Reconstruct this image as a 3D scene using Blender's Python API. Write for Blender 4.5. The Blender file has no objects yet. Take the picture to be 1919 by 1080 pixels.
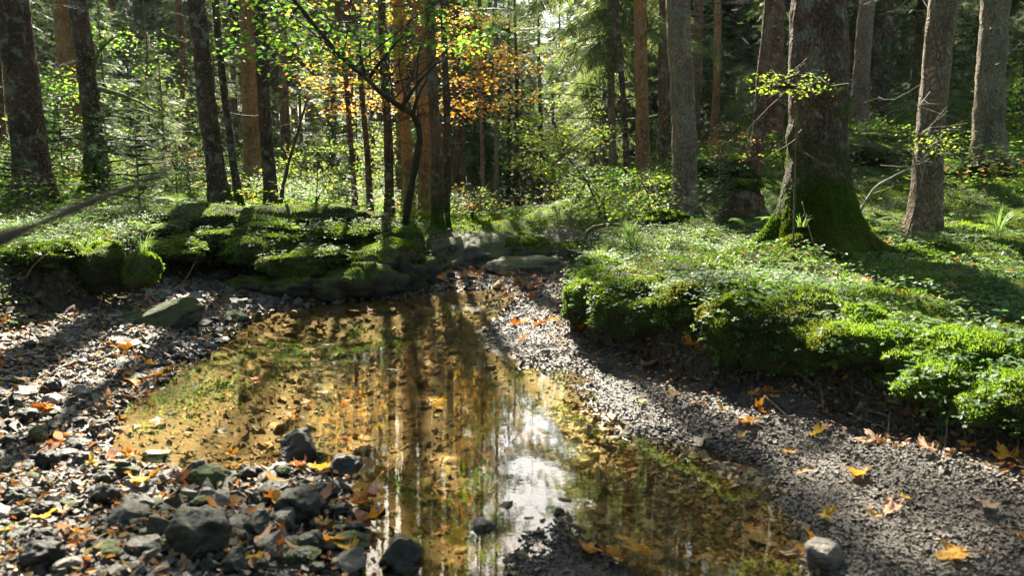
import bpy, math, random
import numpy as np
from mathutils import Vector, Matrix
rad = math.radians
PI = math.pi
sc = bpy.context.scene
COL = sc.collection

# ------------------------------------------------------------------ camera, sky, sun, exposure
CAMZ, PITCH, FPX = 1.20, rad(8.0), 1500.0
cam_d = bpy.data.cameras.new('camera'); cam = bpy.data.objects.new('camera', cam_d); COL.objects.link(cam)
cam.location = (0, 0, CAMZ); cam.rotation_euler = (PI/2 - PITCH, 0, 0)
cam_d.sensor_width = 36; cam_d.lens = 36*FPX/1919.0
cam_d.clip_start = 0.05; cam_d.clip_end = 600
cam_d.dof.use_dof = True; cam_d.dof.focus_distance = 7.5; cam_d.dof.aperture_fstop = 3.5
sc.camera = cam
SUN_AZ, SUN_EL = rad(-9), rad(41)          # azimuth from +Y, positive towards +X
sdir = Vector((math.sin(SUN_AZ)*math.cos(SUN_EL), math.cos(SUN_AZ)*math.cos(SUN_EL), math.sin(SUN_EL)))
w = bpy.data.worlds.new('World'); sc.world = w; w.use_nodes = True
nt = w.node_tree; bg = nt.nodes['Background']
sky = nt.nodes.new('ShaderNodeTexSky'); sky.sky_type = 'NISHITA'; sky.sun_disc = False
sky.sun_elevation = SUN_EL; sky.sun_rotation = SUN_AZ; sky.dust_density = 2.5; sky.air_density = 1.0; sky.altitude = 800
wm = nt.nodes.new('ShaderNodeMix'); wm.data_type = 'RGBA'; wm.blend_type = 'MULTIPLY'; wm.inputs[0].default_value = 1; wm.inputs[7].default_value = (1.0, .95, .80, 1)
nt.links.new(sky.outputs[0], wm.inputs[6]); nt.links.new(wm.outputs[2], bg.inputs[0]); bg.inputs[1].default_value = 0.07
sl = bpy.data.lights.new('sun', 'SUN'); sl.energy = 5.0; sl.angle = rad(0.5); sl.color = (1.0, 0.91, 0.74)
so = bpy.data.objects.new('sun', sl); COL.objects.link(so); so.rotation_euler = (-sdir).to_track_quat('-Z', 'Y').to_euler()
sc.view_settings.view_transform = 'Standard'; sc.view_settings.look = 'None'
sc.view_settings.exposure = 2.6; sc.view_settings.gamma = 1.0
sc.cycles.use_denoising = True
sc.cycles.max_bounces = 7; sc.cycles.diffuse_bounces = 4; sc.cycles.glossy_bounces = 3
sc.cycles.transmission_bounces = 4; sc.cycles.transparent_max_bounces = 8
sc.cycles.sample_clamp_indirect = 6.0; sc.cycles.caustics_reflective = False; sc.cycles.caustics_refractive = False
sc.cycles.use_adaptive_sampling = True; sc.cycles.adaptive_threshold = 0.02

random.seed(7); rng = np.random.default_rng(7)

# ------------------------------------------------------------------ pixel -> ray helpers (used to measure the place)
def ray(px, py):
    u = (px - 959.5)/FPX; v = (540 - py)/FPX
    return np.array([u, math.cos(PITCH) + v*math.sin(PITCH), -math.sin(PITCH) + v*math.cos(PITCH)])
def at_depth(px, py, d):
    r = ray(px, py); return np.array([0, 0, CAMZ]) + r*(d/r[1])
def at_z(px, py, z):
    r = ray(px, py); return np.array([0, 0, CAMZ]) + r*((z - CAMZ)/r[2])

# ------------------------------------------------------------------ noise
_P = rng.permutation(4096).astype(np.int64); _V = rng.random(4096)
def vnoise(p, scale=1.0, seed=0):
    p = np.asarray(p, float)*scale + seed*17.31
    i = np.floor(p).astype(np.int64); f = p - i; f = f*f*(3 - 2*f)
    def h(a, b, c): return _V[(_P[(_P[(_P[a & 4095] + b) & 4095] + c) & 4095]) & 4095]
    x, y, z = i[..., 0], i[..., 1], i[..., 2]; fx, fy, fz = f[..., 0], f[..., 1], f[..., 2]
    L = lambda a, b, t: a + (b - a)*t
    c0 = L(L(h(x,y,z), h(x+1,y,z), fx), L(h(x,y+1,z), h(x+1,y+1,z), fx), fy)
    c1 = L(L(h(x,y,z+1), h(x+1,y,z+1), fx), L(h(x,y+1,z+1), h(x+1,y+1,z+1), fx), fy)
    return L(c0, c1, fz)*2 - 1
def fbm(p, scale, seed=0, oct=3):
    a, s, t = 1.0, scale, 0.0
    for k in range(oct): t = t + a*vnoise(p, s, seed + k); a *= .5; s *= 2.1
    return t
def n2(x, y, scale, seed=0, oct=3):
    return fbm(np.stack([np.asarray(x, float), np.asarray(y, float), np.zeros_like(np.asarray(x, float)) + seed*3.7], -1), scale, seed, oct)
def sstep(a, b, x):
    t = np.clip((x - a)/(b - a), 0, 1); return t*t*(3 - 2*t)

# ------------------------------------------------------------------ trees measured off the photograph: base px, top px at y=0, width px, depth
# key: (bx, by, tx, w, d, colour, moss, crown, label)
TREES = [
 dict(b=(68,378), t=22, w=60, d=9.5, c='dark', m=.35, h=19, cr=None, n=9, lab='massive dark spruce trunk beside the blurred twig'),
 dict(b=(4,270), t=-14, w=17, d=16, c='red', m=.1, h=17, cr='A', n=4, lab='thin reddish trunk behind the massive dark spruce'),
 dict(b=(146,330), t=116, w=36, d=14, c='orange', m=.15, h=20, cr='B', n=7, lab='orange brown trunk between the massive dark spruce and the mossy branched one'),
 dict(b=(188,345), t=150, w=36, d=12, c='dark', m=.9, h=17, cr=None, n=3, lab='moss covered trunk with long mossy level branches'),
 dict(b=(352,295), t=337, w=15, d=18, c='red', m=.1, h=15, cr='A', n=4, lab='slim reddish trunk behind the mossy branches'),
 dict(b=(418,402), t=366, w=33, d=9.8, c='dark', m=.55, h=17, cr='A', n=6, lab='dark leaning trunk with glowing moss along its foot'),
 dict(b=(452,392), t=408, w=14, d=10.2, c='dark', m=.5, h=10, cr=None, n=3, lab='thin dark bent trunk beside the dark leaning one'),
 dict(b=(478,352), t=463, w=32, d=13, c='orange', m=.1, h=20, cr='B', n=5, lab='thick orange brown trunk half hidden by a darker one'),
 dict(b=(508,412), t=484, w=24, d=10.4, c='dark', m=.25, h=17, cr='A', n=5, lab='straight dark trunk touching the thick orange brown one'),
 dict(b=(668,402), t=630, w=10, d=12.2, c='red', m=.2, h=9, cr=None, n=3, lab='very thin reddish trunk standing on the bank behind the roots'),
 dict(b=(695,412), t=662, w=12, d=12, c='red', m=.4, h=9, cr=None, n=3, lab='thin mossy knotty trunk next to the very thin reddish one'),
 dict(b=(732,408), t=716, w=17, d=13, c='dark', m=.4, h=15, cr=None, n=4, lab='dark slim trunk behind the curved little maple'),
 dict(b=(768,415), t=746, w=22, d=14, c='orange', m=.15, h=19, cr='A', n=4, lab='glowing orange trunk framed by autumn leaves'),
 dict(b=(798,425), lz=7.8, t=784, w=25, d=13, c='orange', m=.2, h=20, cr='B', n=4, lab='thick speckled orange trunk just behind the pool head'),
 dict(b=(822,447), t=806, w=21, d=10.9, c='brown', m=.75, h=18, cr='A', lz=7.2, n=5, lab='dark trunk with mossy buttress foot at the head of the pool'),
 dict(b=(840,442), t=829, w=13, d=11.3, c='dark', m=.6, h=15, cr=None, n=4, lab='thin dark wavy trunk hugging the mossy buttress trunk'),
 dict(b=(858,432), t=853, w=18, d=16, c='dark', m=.2, h=19, cr=None, n=8, lab='dark straight trunk behind the mossy rock at the pool head'),
 dict(b=(905,440), t=898, w=8, d=18, c='grey', m=.2, h=14, cr='A', lz=4.0, n=6, lab='very thin pale trunk above the limestone slab'),
 dict(b=(932,440), t=928, w=10, d=21, c='grey', m=.2, h=12, cr=None, n=6, lab='thin trunk with a stubby broken foot above the limestone slab'),
 dict(b=(970,438), t=965, w=13, d=25, c='dark', m=.1, h=7.5, cr=None, n=5, lab='dark far trunk in the shaded forest gap'),
 dict(b=(1013,432), t=1010, w=14, d=26, c='dark', m=.1, h=7, cr=None, n=5, lab='darkest far trunk of the shaded forest gap'),
 dict(b=(1036,430), t=1036, w=10, d=29, c='dark', m=.1, h=7, cr=None, n=4, lab='second dark far trunk close to the darkest one'),
 dict(b=(1150,345), t=1144, w=15, d=16, c='grey', m=.2, h=15, cr='E', n=6, lab='pale grey trunk among the pale hanging spruce boughs'),
 dict(b=(1172,350), t=1157, w=11, d=14, c='dark', m=.4, h=14, cr='A', n=6, lab='slim dark leaning trunk crossing the pale grey one'),
 dict(b=(1206,335), t=1199, w=25, d=14.5, c='orange', m=.1, h=18, cr='A', n=7, lab='straight orange trunk with scaly bark and short dead twigs'),
 dict(b=(1243,345), lz=11.5, t=1242, w=20, d=15.5, c='brown', m=.35, h=18, cr='B', n=6, lab='brown trunk standing close behind the mottled grey one'),
 dict(b=(1286,410), t=1270, w=46, d=10.6, c='grey', m=.3, h=21, cr='A', n=9, lab='mottled grey spruce trunk with a bright sunlit edge'),
 dict(b=(1341,262), lz=10.5, t=1344, w=14, d=19, c='orange', m=.1, h=17, cr='A', n=6, lab='slim orange trunk rising behind the mossy hummock'),
 dict(b=(1415,335), t=1440, w=20, d=12, c='brown', m=.3, h=14, cr=None, n=7, lab='leaning trunk with torn pale wood at its foot'),
 dict(b=(1447,252), t=1453, w=34, d=15, c='red', m=.1, h=19, cr='B', n=6, lab='reddish trunk in the shade just behind the largest spruce'),
 dict(b=(1530,452), t=1535, w=104, d=6.3, c='big', m=.8, h=22, cr=None, n=8, lab='largest spruce trunk with lichen patches and wide mossy foot'),
 dict(b=(1606,250), t=1624, w=30, d=16, c='grey', m=.15, h=18, cr='A', n=9, lab='grey trunk lit along one side above the dark mossy bank'),
 dict(b=(1655,222), t=1664, w=19, d=18, c='dark', m=.1, h=17, cr='B', n=9, lab='forked dark trunk beyond the dark mossy bank'),
 dict(b=(1729,440), t=1766, w=51, d=7.3, c='grey2', m=.3, h=19, cr=None, n=9, lab='half lit trunk in the sunny moss beside a curved dead branch'),
 dict(b=(1848,338), t=1864, w=52, d=11, c='pale', m=.3, h=19, cr='A', n=7, lab='pale flared trunk with a dark hollow between its roots'),
]
for T in TREES: T['p'] = at_depth(T['b'][0], T['b'][1], T['d'])

# ------------------------------------------------------------------ the lie of the land
ctrl = [T['p'] for T in TREES if T['b'][0] not in (970, 1013, 1036)]
for px, py, d in [(40,480,6.0),(200,446,7.2),(350,420,8.2),(600,430,8.6),(740,445,8.6),(800,485,8.9),(700,400,10.0),(560,430,8.4),(470,440,8.5),
                  (850,463,10.4),(970,448,10.9),(1080,470,10.2),(1110,492,6.9),(1200,470,7.6),(1235,405,9.3),(1330,540,5.2),(1500,532,4.9),
                  (1620,570,4.4),(1800,590,4.2),(1919,565,4.5),(1919,690,3.4),(1850,500,5.5),(1850,430,7.5),(1700,490,5.5),(1400,470,6.6),(1640,285,12.5),
                  (1350,330,11.5),(1100,440,12.5),(1000,432,16),(1050,412,24),(980,408,30),(880,420,22),(1200,360,18),(0,330,14),(300,300,18),(100,400,8.4),(250,370,10.5)]:
    ctrl.append(at_depth(px, py, d))
for px, py, d in [(590,398,9.2),(480,398,9.2),(680,404,9.2),(400,398,9.0),(330,402,8.9),(620,420,8.5),(520,424,8.5),(720,428,8.6),(430,424,8.5)]: ctrl.append(at_depth(px, py, d))
for p in [(-3.5,3.0,.75),(-6,6,.95),(-5,0,.9),(3.5,2.5,.6),(4,-2,.8),(6,4,.9),(-12,12,1.6),(-18,24,3.0),(-10,32,2.6),(0,45,1.2),(3,70,3.5),(14,24,4.2),(22,34,8.5),
          (12,14,2.6),(10,8,1.5),(-30,50,7),(30,55,14),(-60,60,12),(60,60,24),(60,0,10),(-60,0,6),(0,110,9),(-60,110,14),(60,110,28),(-20,-10,2),(20,-10,4),(0,-10,.3),(8,45,3.2),(-10,60,5)]:
    ctrl.append(np.array(p))
ctrl = np.array(ctrl)
def land_h(x, y):
    num = np.zeros_like(x); den = np.zeros_like(x)
    for cx, cy, cz in ctrl:
        s2 = .25 + .012*(cx*cx + cy*cy)
        wgt = 1.0/((x-cx)**2 + (y-cy)**2 + s2)**2.0*s2**.6
        num += wgt*cz; den += wgt
    return num/den
def poly(px, z, tail=()):
    return np.array([tuple(at_z(a, b, z)[:2]) for a, b in px] + list(tail))
WATER = poly([(800,549),(852,541),(930,542),(985,547),(950,575),(906,622),(925,652),(985,680),(1050,715),(1110,760),(1165,818),(1230,846),(1300,862),(1380,885),
              (1440,925),(1485,975),(1512,1030),(1500,1090),(1450,1200),(1300,1180),(1235,1085),(1150,1035),(1060,985),(990,1005),(960,1060),(955,1110),(900,1260),(700,1200),
              (690,1060),(650,960),(610,890),(520,875),(420,885),(330,895),(240,875),(170,850),(185,790),(240,742),(330,690),(400,640),(450,600),(520,576),(650,563),(740,559)], 0)
FOOT = poly([(-900,820),(-300,700),(0,632),(60,610),(150,588),(250,562),(300,535),(380,512),(470,522),(520,538),(640,536),(740,530),(800,515),(832,500),(900,499),(1000,507),(1088,503),
             (1080,525),(1070,588),(1110,640),(1200,662),(1310,697),(1450,722),(1560,745),(1700,800),(1919,872),(2300,1050)], .1,
            [(2.7,1.2),(3.0,-9),(60,-9),(60,118),(-60,118),(-60,-9),(-7,-9),(-5.5,1.5)])
def sdist(P, x, y):
    """signed distance to polygon, positive inside"""
    x = np.asarray(x, float); y = np.asarray(y, float)
    best = np.full(x.shape, 1e9); ins = np.zeros(x.shape, bool)
    for i in range(len(P)):
        ax, ay = P[i]; bx, by = P[(i+1) % len(P)]
        dx, dy = bx-ax, by-ay
        t = np.clip(((x-ax)*dx + (y-ay)*dy)/(dx*dx+dy*dy+1e-12), 0, 1)
        best = np.minimum(best, (x-ax-t*dx)**2 + (y-ay-t*dy)**2)
        c = ((ay > y) != (by > y))
        with np.errstate(divide='ignore', invalid='ignore'):
            ins ^= c & (x < dx*(y-ay)/(dy if dy != 0 else 1e-12) + ax)
    d = np.sqrt(best); return np.where(ins, d, -d)
def H(x, y, full=False):
    x = np.asarray(x, float); y = np.asarray(y, float)
    wob = .05*n2(x, y, 3.0, 5, 2)
    dW = sdist(WATER, x, y) + .03*n2(x, y, 6.0, 1, 2)
    dF = sdist(FOOT, x, y) + wob
    bed = np.where(dW > 0, -np.minimum(.30, dW*.22), np.minimum(.16, -dW*.11))
    bed = bed + .012*n2(x, y, 5, 2)*(dW < -.03) + .02*n2(x, y, 1.7, 3, 2)
    lumps = np.clip(dF*1.5, 0, 1)
    top = land_h(x, y) + lumps*(.085*n2(x, y, 1.6, 9, 2) + .03*n2(x, y, 5.5, 11, 2))
    side = np.where(x > .3, .22, .34); side = side + .3*sstep(-3.4, -2.8, x)*(1-sstep(-1.0, -.7, x)); side = side + 1.2*sstep(8.7, 9.3, y)*(1-sstep(1.0, 1.5, x))*sstep(-1.2, -.8, x)
    k = sstep(-.02, side, dF)
    z = bed*(1-k) + np.maximum(top, bed + .02)*k
    return (z, dW, dF) if full else z
def H1(x, y): return float(H(np.array([x]), np.array([y]))[0])
def on_ground(px, py):
    r = ray(px, py); t = np.concatenate([np.linspace(1.2, 12, 700), np.linspace(12.1, 60, 300)])
    X = r[0]*t; Y = r[1]*t; Z = CAMZ + r[2]*t; g = np.maximum(H(X, Y), 0.0)
    k = np.nonzero(Z < g)[0]
    i = k[0] if len(k) else len(t)-1
    return np.array([X[i], Y[i], g[i]])

# ------------------------------------------------------------------ mesh helpers
def mk_mesh(name, V, F, mats, mi=None, smooth=True):
    """V (n,3); F = (m,k) array or list of arrays of different k"""
    me = bpy.data.meshes.new(name)
    if not isinstance(F, list): F = [F]
    F = [np.asarray(f, dtype=np.int32) for f in F if len(f)]
    V = np.asarray(V, dtype=np.float32)
    me.vertices.add(len(V)); me.vertices.foreach_set('co', V.ravel())
    nl = sum(f.size for f in F); npol = sum(len(f) for f in F)
    me.loops.add(nl); me.loops.foreach_set('vertex_index', np.concatenate([f.ravel() for f in F]))
    tot = np.concatenate([np.full(len(f), f.shape[1], np.int32) for f in F])
    me.polygons.add(npol)
    me.polygons.foreach_set('loop_start', np.concatenate([[0], np.cumsum(tot)[:-1]]).astype(np.int32))
    me.polygons.foreach_set('loop_total', tot)
    if mi is not None: me.polygons.foreach_set('material_index', np.asarray(mi, np.int32))
    me.polygons.foreach_set('use_smooth', np.full(npol, smooth))
    for m in (mats if isinstance(mats, (list, tuple)) else [mats]): me.materials.append(m)
    me.update(calc_edges=True); me.validate()
    return me
def link(name, me, parent=None, loc=None, **kw):
    o = bpy.data.objects.new(name, me); COL.objects.link(o)
    if loc is not None: o.location = tuple(float(v) for v in loc)
    if parent is not None: o.parent = parent
    for k, v in kw.items(): o[k] = v
    return o
def thing(name, label, cat, loc, group=None, me=None):
    o = link(name, me, None, loc); o['label'] = label; o['category'] = cat
    if group: o['group'] = group
    return o
def stuff(name, me, label, cat):
    o = link(name, me); o['label'] = label; o['category'] = cat; o['kind'] = 'stuff'; return o
class Acc:
    def __init__(s): s.V = []; s.F = {}; s.n = 0
    def add(s, V, F):
        V = np.asarray(V, float).reshape(-1, 3)
        for f in (F if isinstance(F, list) else [F]):
            f = np.asarray(f, int)
            if len(f): s.F.setdefault(f.shape[1], []).append(f + s.n)
        s.V.append(V); s.n += len(V)
    def mesh(s, name, mats, smooth=True):
        return mk_mesh(name, np.concatenate(s.V), [np.concatenate(v) for v in s.F.values()], mats, None, smooth)
def tube(path, radii, n=6, cap=True, rough=0.0, seed=0):
    path = np.asarray(path, float); m = len(path); radii = np.broadcast_to(np.asarray(radii, float), (m,))
    tan = np.gradient(path, axis=0); tan /= np.linalg.norm(tan, axis=1)[:, None] + 1e-9
    ref = np.array([0, 0, 1.0]) if abs(tan[0][2]) < .8 else np.array([1.0, 0, 0])
    a = np.cross(tan, ref); a /= np.linalg.norm(a, axis=1)[:, None] + 1e-9; b = np.cross(tan, a)
    th = np.arange(n)*2*PI/n
    V = path[:, None] + radii[:, None, None]*(np.cos(th)[None, :, None]*a[:, None] + np.sin(th)[None, :, None]*b[:, None])
    if rough: V = V + (V - path[:, None])*(rough*vnoise(V, 9.0/max(radii.max()*10, .2), seed))[..., None]
    i = np.arange(m-1)[:, None]; j = np.arange(n)[None]
    F = np.stack([i*n+j, i*n+(j+1) % n, (i+1)*n+(j+1) % n, (i+1)*n+j], -1).reshape(-1, 4)
    V = V.reshape(-1, 3); Fs = [F]
    if cap:
        V = np.concatenate([V, path[-1:]]); t = np.arange(n)
        Fs.append(np.stack([(m-1)*n+t, (m-1)*n+(t+1) % n, np.full(n, m*n)], -1))
    return V, Fs
def curve(p0, p1, bend=0.0, wig=0.0, m=10, drop=0.0, seed=None):
    p0 = np.asarray(p0, float); p1 = np.asarray(p1, float); t = np.linspace(0, 1, m)[:, None]
    r = np.random.default_rng(seed if seed is not None else rng.integers(1 << 30))
    d = p1 - p0; L = np.linalg.norm(d)
    side = np.cross(d, [0, 0, 1.0]); side /= np.linalg.norm(side) + 1e-9
    P = p0 + d*t + side*bend*L*np.sin(t*PI); P[:, 2] += (-drop*L*np.sin(t*PI))[:, 0]
    if wig: P[1:] += np.cumsum(r.normal(0, wig*L/m, (m-1, 3)), 0)*.6
    return P
def rot_z(a):
    c, s = np.cos(a), np.sin(a); z = np.zeros_like(c); o = np.ones_like(c)
    return np.stack([np.stack([c, -s, z], -1), np.stack([s, c, z], -1), np.stack([z, z, o], -1)], -2)
def frames(X, up):
    """rotation matrices whose columns are x=X (dir), y=side, z~up"""
    X = X/np.linalg.norm(X, axis=-1, keepdims=True); Y = np.cross(up, X); Y /= np.linalg.norm(Y, axis=-1, keepdims=True) + 1e-9
    Z = np.cross(X, Y); return np.stack([X, Y, Z], -1)
def scatter(TV, TF, R, S, P):
    """template verts/faces repeated; R (n,3,3), S (n,) or (n,3), P (n,3)"""
    S = np.asarray(S, float); S = S[:, None, None] if S.ndim == 1 else S[:, None, :]
    V = np.einsum('nij,nkj->nki', R, TV[None]*S) + P[:, None]
    n, k = len(P), len(TV); off = (np.arange(n)*k)[:, None, None]
    return V.reshape(-1, 3), [(f[None] + off).reshape(-1, f.shape[1]) for f in (TF if isinstance(TF, list) else [TF])]
def ico(sub):
    import bmesh
    bm = bmesh.new(); bmesh.ops.create_icosphere(bm, subdivisions=sub, radius=1.0)
    V = np.array([v.co[:] for v in bm.verts]); F = np.array([[v.index for v in f.verts] for f in bm.faces]); bm.free(); return V, F
ICO = {k: ico(k) for k in (1, 2, 3, 4, 5)}

# ------------------------------------------------------------------ materials
def newmat(name):
    m = bpy.data.materials.new(name); m.use_nodes = True; n = m.node_tree; n.nodes.clear()
    out = n.nodes.new('ShaderNodeOutputMaterial'); return m, n, out
def nd(n, t, **kw):
    x = n.nodes.new(t)
    for k, v in kw.items():
        if k.startswith('i_'): x.inputs[k[2:].replace('_', ' ')].default_value = v
        else: setattr(x, k, v)
    return x
def ramp(n, src, stops):
    r = n.nodes.new('ShaderNodeValToRGB'); e = r.color_ramp.elements
    while len(e) < len(stops): e.new(.5)
    for el, (p, c) in zip(e, stops): el.position = p; el.color = (*c, 1) if len(c) == 3 else c
    n.links.new(src, r.inputs[0]); return r.outputs[0]
def mixc(n, f, a, b, mode='MIX'):
    m = n.nodes.new('ShaderNodeMix'); m.data_type = 'RGBA'; m.blend_type = mode
    for s, v in ((m.inputs[0], f), (m.inputs[6], a), (m.inputs[7], b)):
        if isinstance(v, bpy.types.NodeSocket): n.links.new(v, s)
        else: s.default_value = v if not isinstance(v, tuple) or len(v) == 4 else (*v, 1)
    return m.outputs[2]
def mth(n, op, a, b=None, c=None, clamp=False):
    m = n.nodes.new('ShaderNodeMath'); m.operation = op; m.use_clamp = clamp
    for s, v in zip(m.inputs, (a, b, c)):
        if v is None: continue
        if isinstance(v, bpy.types.NodeSocket): n.links.new(v, s)
        else: s.default_value = v
    return m.outputs[0]
def noise(n, scale, detail=4, coord=None, rough=.6, dist=0):
    t = n.nodes.new('ShaderNodeTexNoise'); t.inputs['Scale'].default_value = scale; t.inputs['Detail'].default_value = detail
    t.inputs['Roughness'].default_value = rough; t.inputs['Distortion'].default_value = dist
    if coord is not None: n.links.new(coord, t.inputs['Vector'])
    return t.outputs['Fac']
def leafmat(name, cols, tcols, trans=.45, rough=.5, gloss=.25, patchy=False):
    m, n, out = newmat(name)
    g = nd(n, 'ShaderNodeNewGeometry'); oi = nd(n, 'ShaderNodeObjectInfo')
    r = mth(n, 'FRACT', mth(n, 'ADD', g.outputs['Random Per Island'], mth(n, 'MULTIPLY', oi.outputs['Random'], .37)))
    k = len(cols); c = ramp(n, r, [((i+.5)/k, cc) for i, cc in enumerate(cols)]); tc = ramp(n, r, [((i+.5)/k, cc) for i, cc in enumerate(tcols)])
    if patchy:
        f = ramp(n, noise(n, 1.6, 5, g.outputs['Position'], .65), [(.50, (0,)*3), (.66, (.8,)*3)]); c = mixc(n, f, c, (.10,.085,.025)); tc = mixc(n, f, tc, (.28,.22,.05))
        f = ramp(n, noise(n, .9, 4, g.outputs['Position'], .6), [(.40, (.55,.6,.5)), (.6, (1.15,1.15,1.1))]); c = mixc(n, 1.0, c, f, 'MULTIPLY'); tc = mixc(n, 1.0, tc, f, 'MULTIPLY')
    p = nd(n, 'ShaderNodeBsdfPrincipled', i_Roughness=rough); n.links.new(c, p.inputs['Base Color']); p.inputs['Specular IOR Level'].default_value = gloss
    t = nd(n, 'ShaderNodeBsdfTranslucent'); n.links.new(tc, t.inputs[0])
    mx = nd(n, 'ShaderNodeMixShader'); mx.inputs[0].default_value = trans
    n.links.new(p.outputs[0], mx.inputs[1]); n.links.new(t.outputs[0], mx.inputs[2]); n.links.new(mx.outputs[0], out.inputs[0]); return m
M = {}
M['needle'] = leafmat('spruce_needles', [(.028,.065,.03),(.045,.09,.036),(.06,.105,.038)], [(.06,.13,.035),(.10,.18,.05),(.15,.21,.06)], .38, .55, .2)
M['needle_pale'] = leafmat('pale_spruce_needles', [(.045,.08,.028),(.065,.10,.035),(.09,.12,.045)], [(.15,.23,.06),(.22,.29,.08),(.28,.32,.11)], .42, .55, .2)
M['green'] = leafmat('green_leaves', [(.035,.095,.018),(.055,.13,.022),(.08,.14,.025)], [(.14,.36,.035),(.22,.44,.04),(.34,.46,.05)], .5, .55, .15)
M['ygreen'] = leafmat('yellow_green_leaves', [(.055,.11,.02),(.08,.14,.025),(.12,.15,.03)], [(.24,.42,.04),(.34,.48,.05),(.46,.48,.06)], .5, .55, .15)
M['orange'] = leafmat('autumn_leaves', [(.35,.13,.02),(.45,.2,.03),(.28,.08,.015)], [(.75,.33,.05),(.85,.48,.09),(.6,.22,.03)], .55)
M['autumn'] = leafmat('golden_autumn_leaves', [(.48,.20,.03),(.52,.28,.04),(.40,.26,.04),(.47,.15,.02)], [(.9,.43,.06),(.93,.60,.10),(.75,.55,.08),(.88,.34,.04)], .55)
M['herb'] = leafmat('herb_leaves', [(.035,.09,.03),(.06,.13,.04),(.09,.16,.05)], [(.12,.26,.05),(.2,.35,.07),(.28,.4,.09)], .40, .55, .25)
M['fern'] = leafmat('fern_fronds', [(.05,.11,.03),(.09,.16,.045)], [(.2,.36,.07),(.3,.42,.09)], .45, .45)
M['grass'] = leafmat('grass_blades', [(.06,.13,.03),(.1,.17,.045)], [(.2,.36,.07),(.3,.42,.09)], .4, .4, .4)
M['moss'] = leafmat('moss_shoots', [(.035,.095,.006),(.06,.14,.010),(.10,.18,.014)], [(.15,.30,.02),(.22,.37,.03),(.32,.43,.04)], .42, .7, .15, patchy=True)

def bark_mat():
    m, n, out = newmat('bark')
    tc = nd(n, 'ShaderNodeTexCoord'); oi = nd(n, 'ShaderNodeObjectInfo'); ob = tc.outputs['Object']
    mp = nd(n, 'ShaderNodeMapping'); mp.inputs['Scale'].default_value = (1, 1, .45); n.links.new(ob, mp.inputs[0]); v = mp.outputs[0]
    vo = nd(n, 'ShaderNodeTexVoronoi'); vo.inputs['Scale'].default_value = 34; vo.feature = 'DISTANCE_TO_EDGE'
    ad = nd(n, 'ShaderNodeVectorMath', operation='ADD'); nn = nd(n, 'ShaderNodeTexNoise'); nn.inputs['Scale'].default_value = 9; n.links.new(v, nn.inputs[0])
    sc_ = nd(n, 'ShaderNodeVectorMath', operation='SCALE'); sc_.inputs[3].default_value = .12; n.links.new(nn.outputs['Color'], sc_.inputs[0])
    n.links.new(v, ad.inputs[0]); n.links.new(sc_.outputs[0], ad.inputs[1]); n.links.new(ad.outputs[0], vo.inputs['Vector'])
    cr = mth(n, 'MULTIPLY', vo.outputs['Distance'], 5, clamp=True)
    big = noise(n, 3.5, 5, v); fine = noise(n, 30, 5, v, .7)
    c = mixc(n, ramp(n, cr, [(0, (.5,)*3), (.5, (1,)*3)]), (0, 0, 0), oi.outputs['Color'], 'MIX')
    c = mixc(n, 1.0, c, ramp(n, big, [(.3, (.5,.5,.5)), (.5, (.95,.9,.88)), (.68, (1.45,1.3,1.15))]), 'MULTIPLY')
    c = mixc(n, 1.0, c, ramp(n, fine, [(.3, (.6,.6,.6)), (.7, (1.4,1.4,1.4))]), 'MULTIPLY')
    li = mth(n, 'MULTIPLY', ramp(n, noise(n, 7.5, 6, ob, .62), [(.535, (0,)*3), (.60, (1,)*3)]), .75)
    c = mixc(n, li, c, mixc(n, noise(n, 20, 3, ob), (.15,.17,.12), (.30,.31,.25)))
    # moss climbs from the foot of the tree
    sp = nd(n, 'ShaderNodeSeparateXYZ'); n.links.new(ob, sp.inputs[0])
    hgt = mth(n, 'SUBTRACT', mth(n, 'MULTIPLY', oi.outputs['Alpha'], 1.6), .25)
    mm = mth(n, 'SUBTRACT', mth(n, 'ADD', hgt, mth(n, 'MULTIPLY', mth(n, 'SUBTRACT', noise(n, 5, 5, ob), .5), 2.6)), sp.outputs[2])
    mf = mth(n, 'MULTIPLY', mm, 2.0, clamp=True)
    mc = mixc(n, fine, (.012,.022,.005), (.07,.095,.014))
    c = mixc(n, mf, c, mc)
    p = nd(n, 'ShaderNodeBsdfPrincipled', i_Roughness=.85); n.links.new(c, p.inputs['Base Color']); p.inputs['Specular IOR Level'].default_value = .25
    b1 = nd(n, 'ShaderNodeBump'); b1.inputs['Strength'].default_value = .9; b1.inputs['Distance'].default_value = .03
    n.links.new(mth(n, 'ADD', cr, mth(n, 'MULTIPLY', fine, 1.2)), b1.inputs['Height']); n.links.new(b1.outputs[0], p.inputs['Normal'])
    n.links.new(p.outputs[0], out.inputs[0]); return m
M['bark'] = bark_mat()
BARK = dict(dark=(.11,.075,.05), red=(.19,.10,.055), orange=(.42,.22,.09), brown=(.19,.12,.07), grey=(.27,.215,.15), grey2=(.28,.21,.145), pale=(.27,.24,.16), big=(.16,.105,.08))  # orange: warm light on the trunk fronts is put into the bark colour

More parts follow.
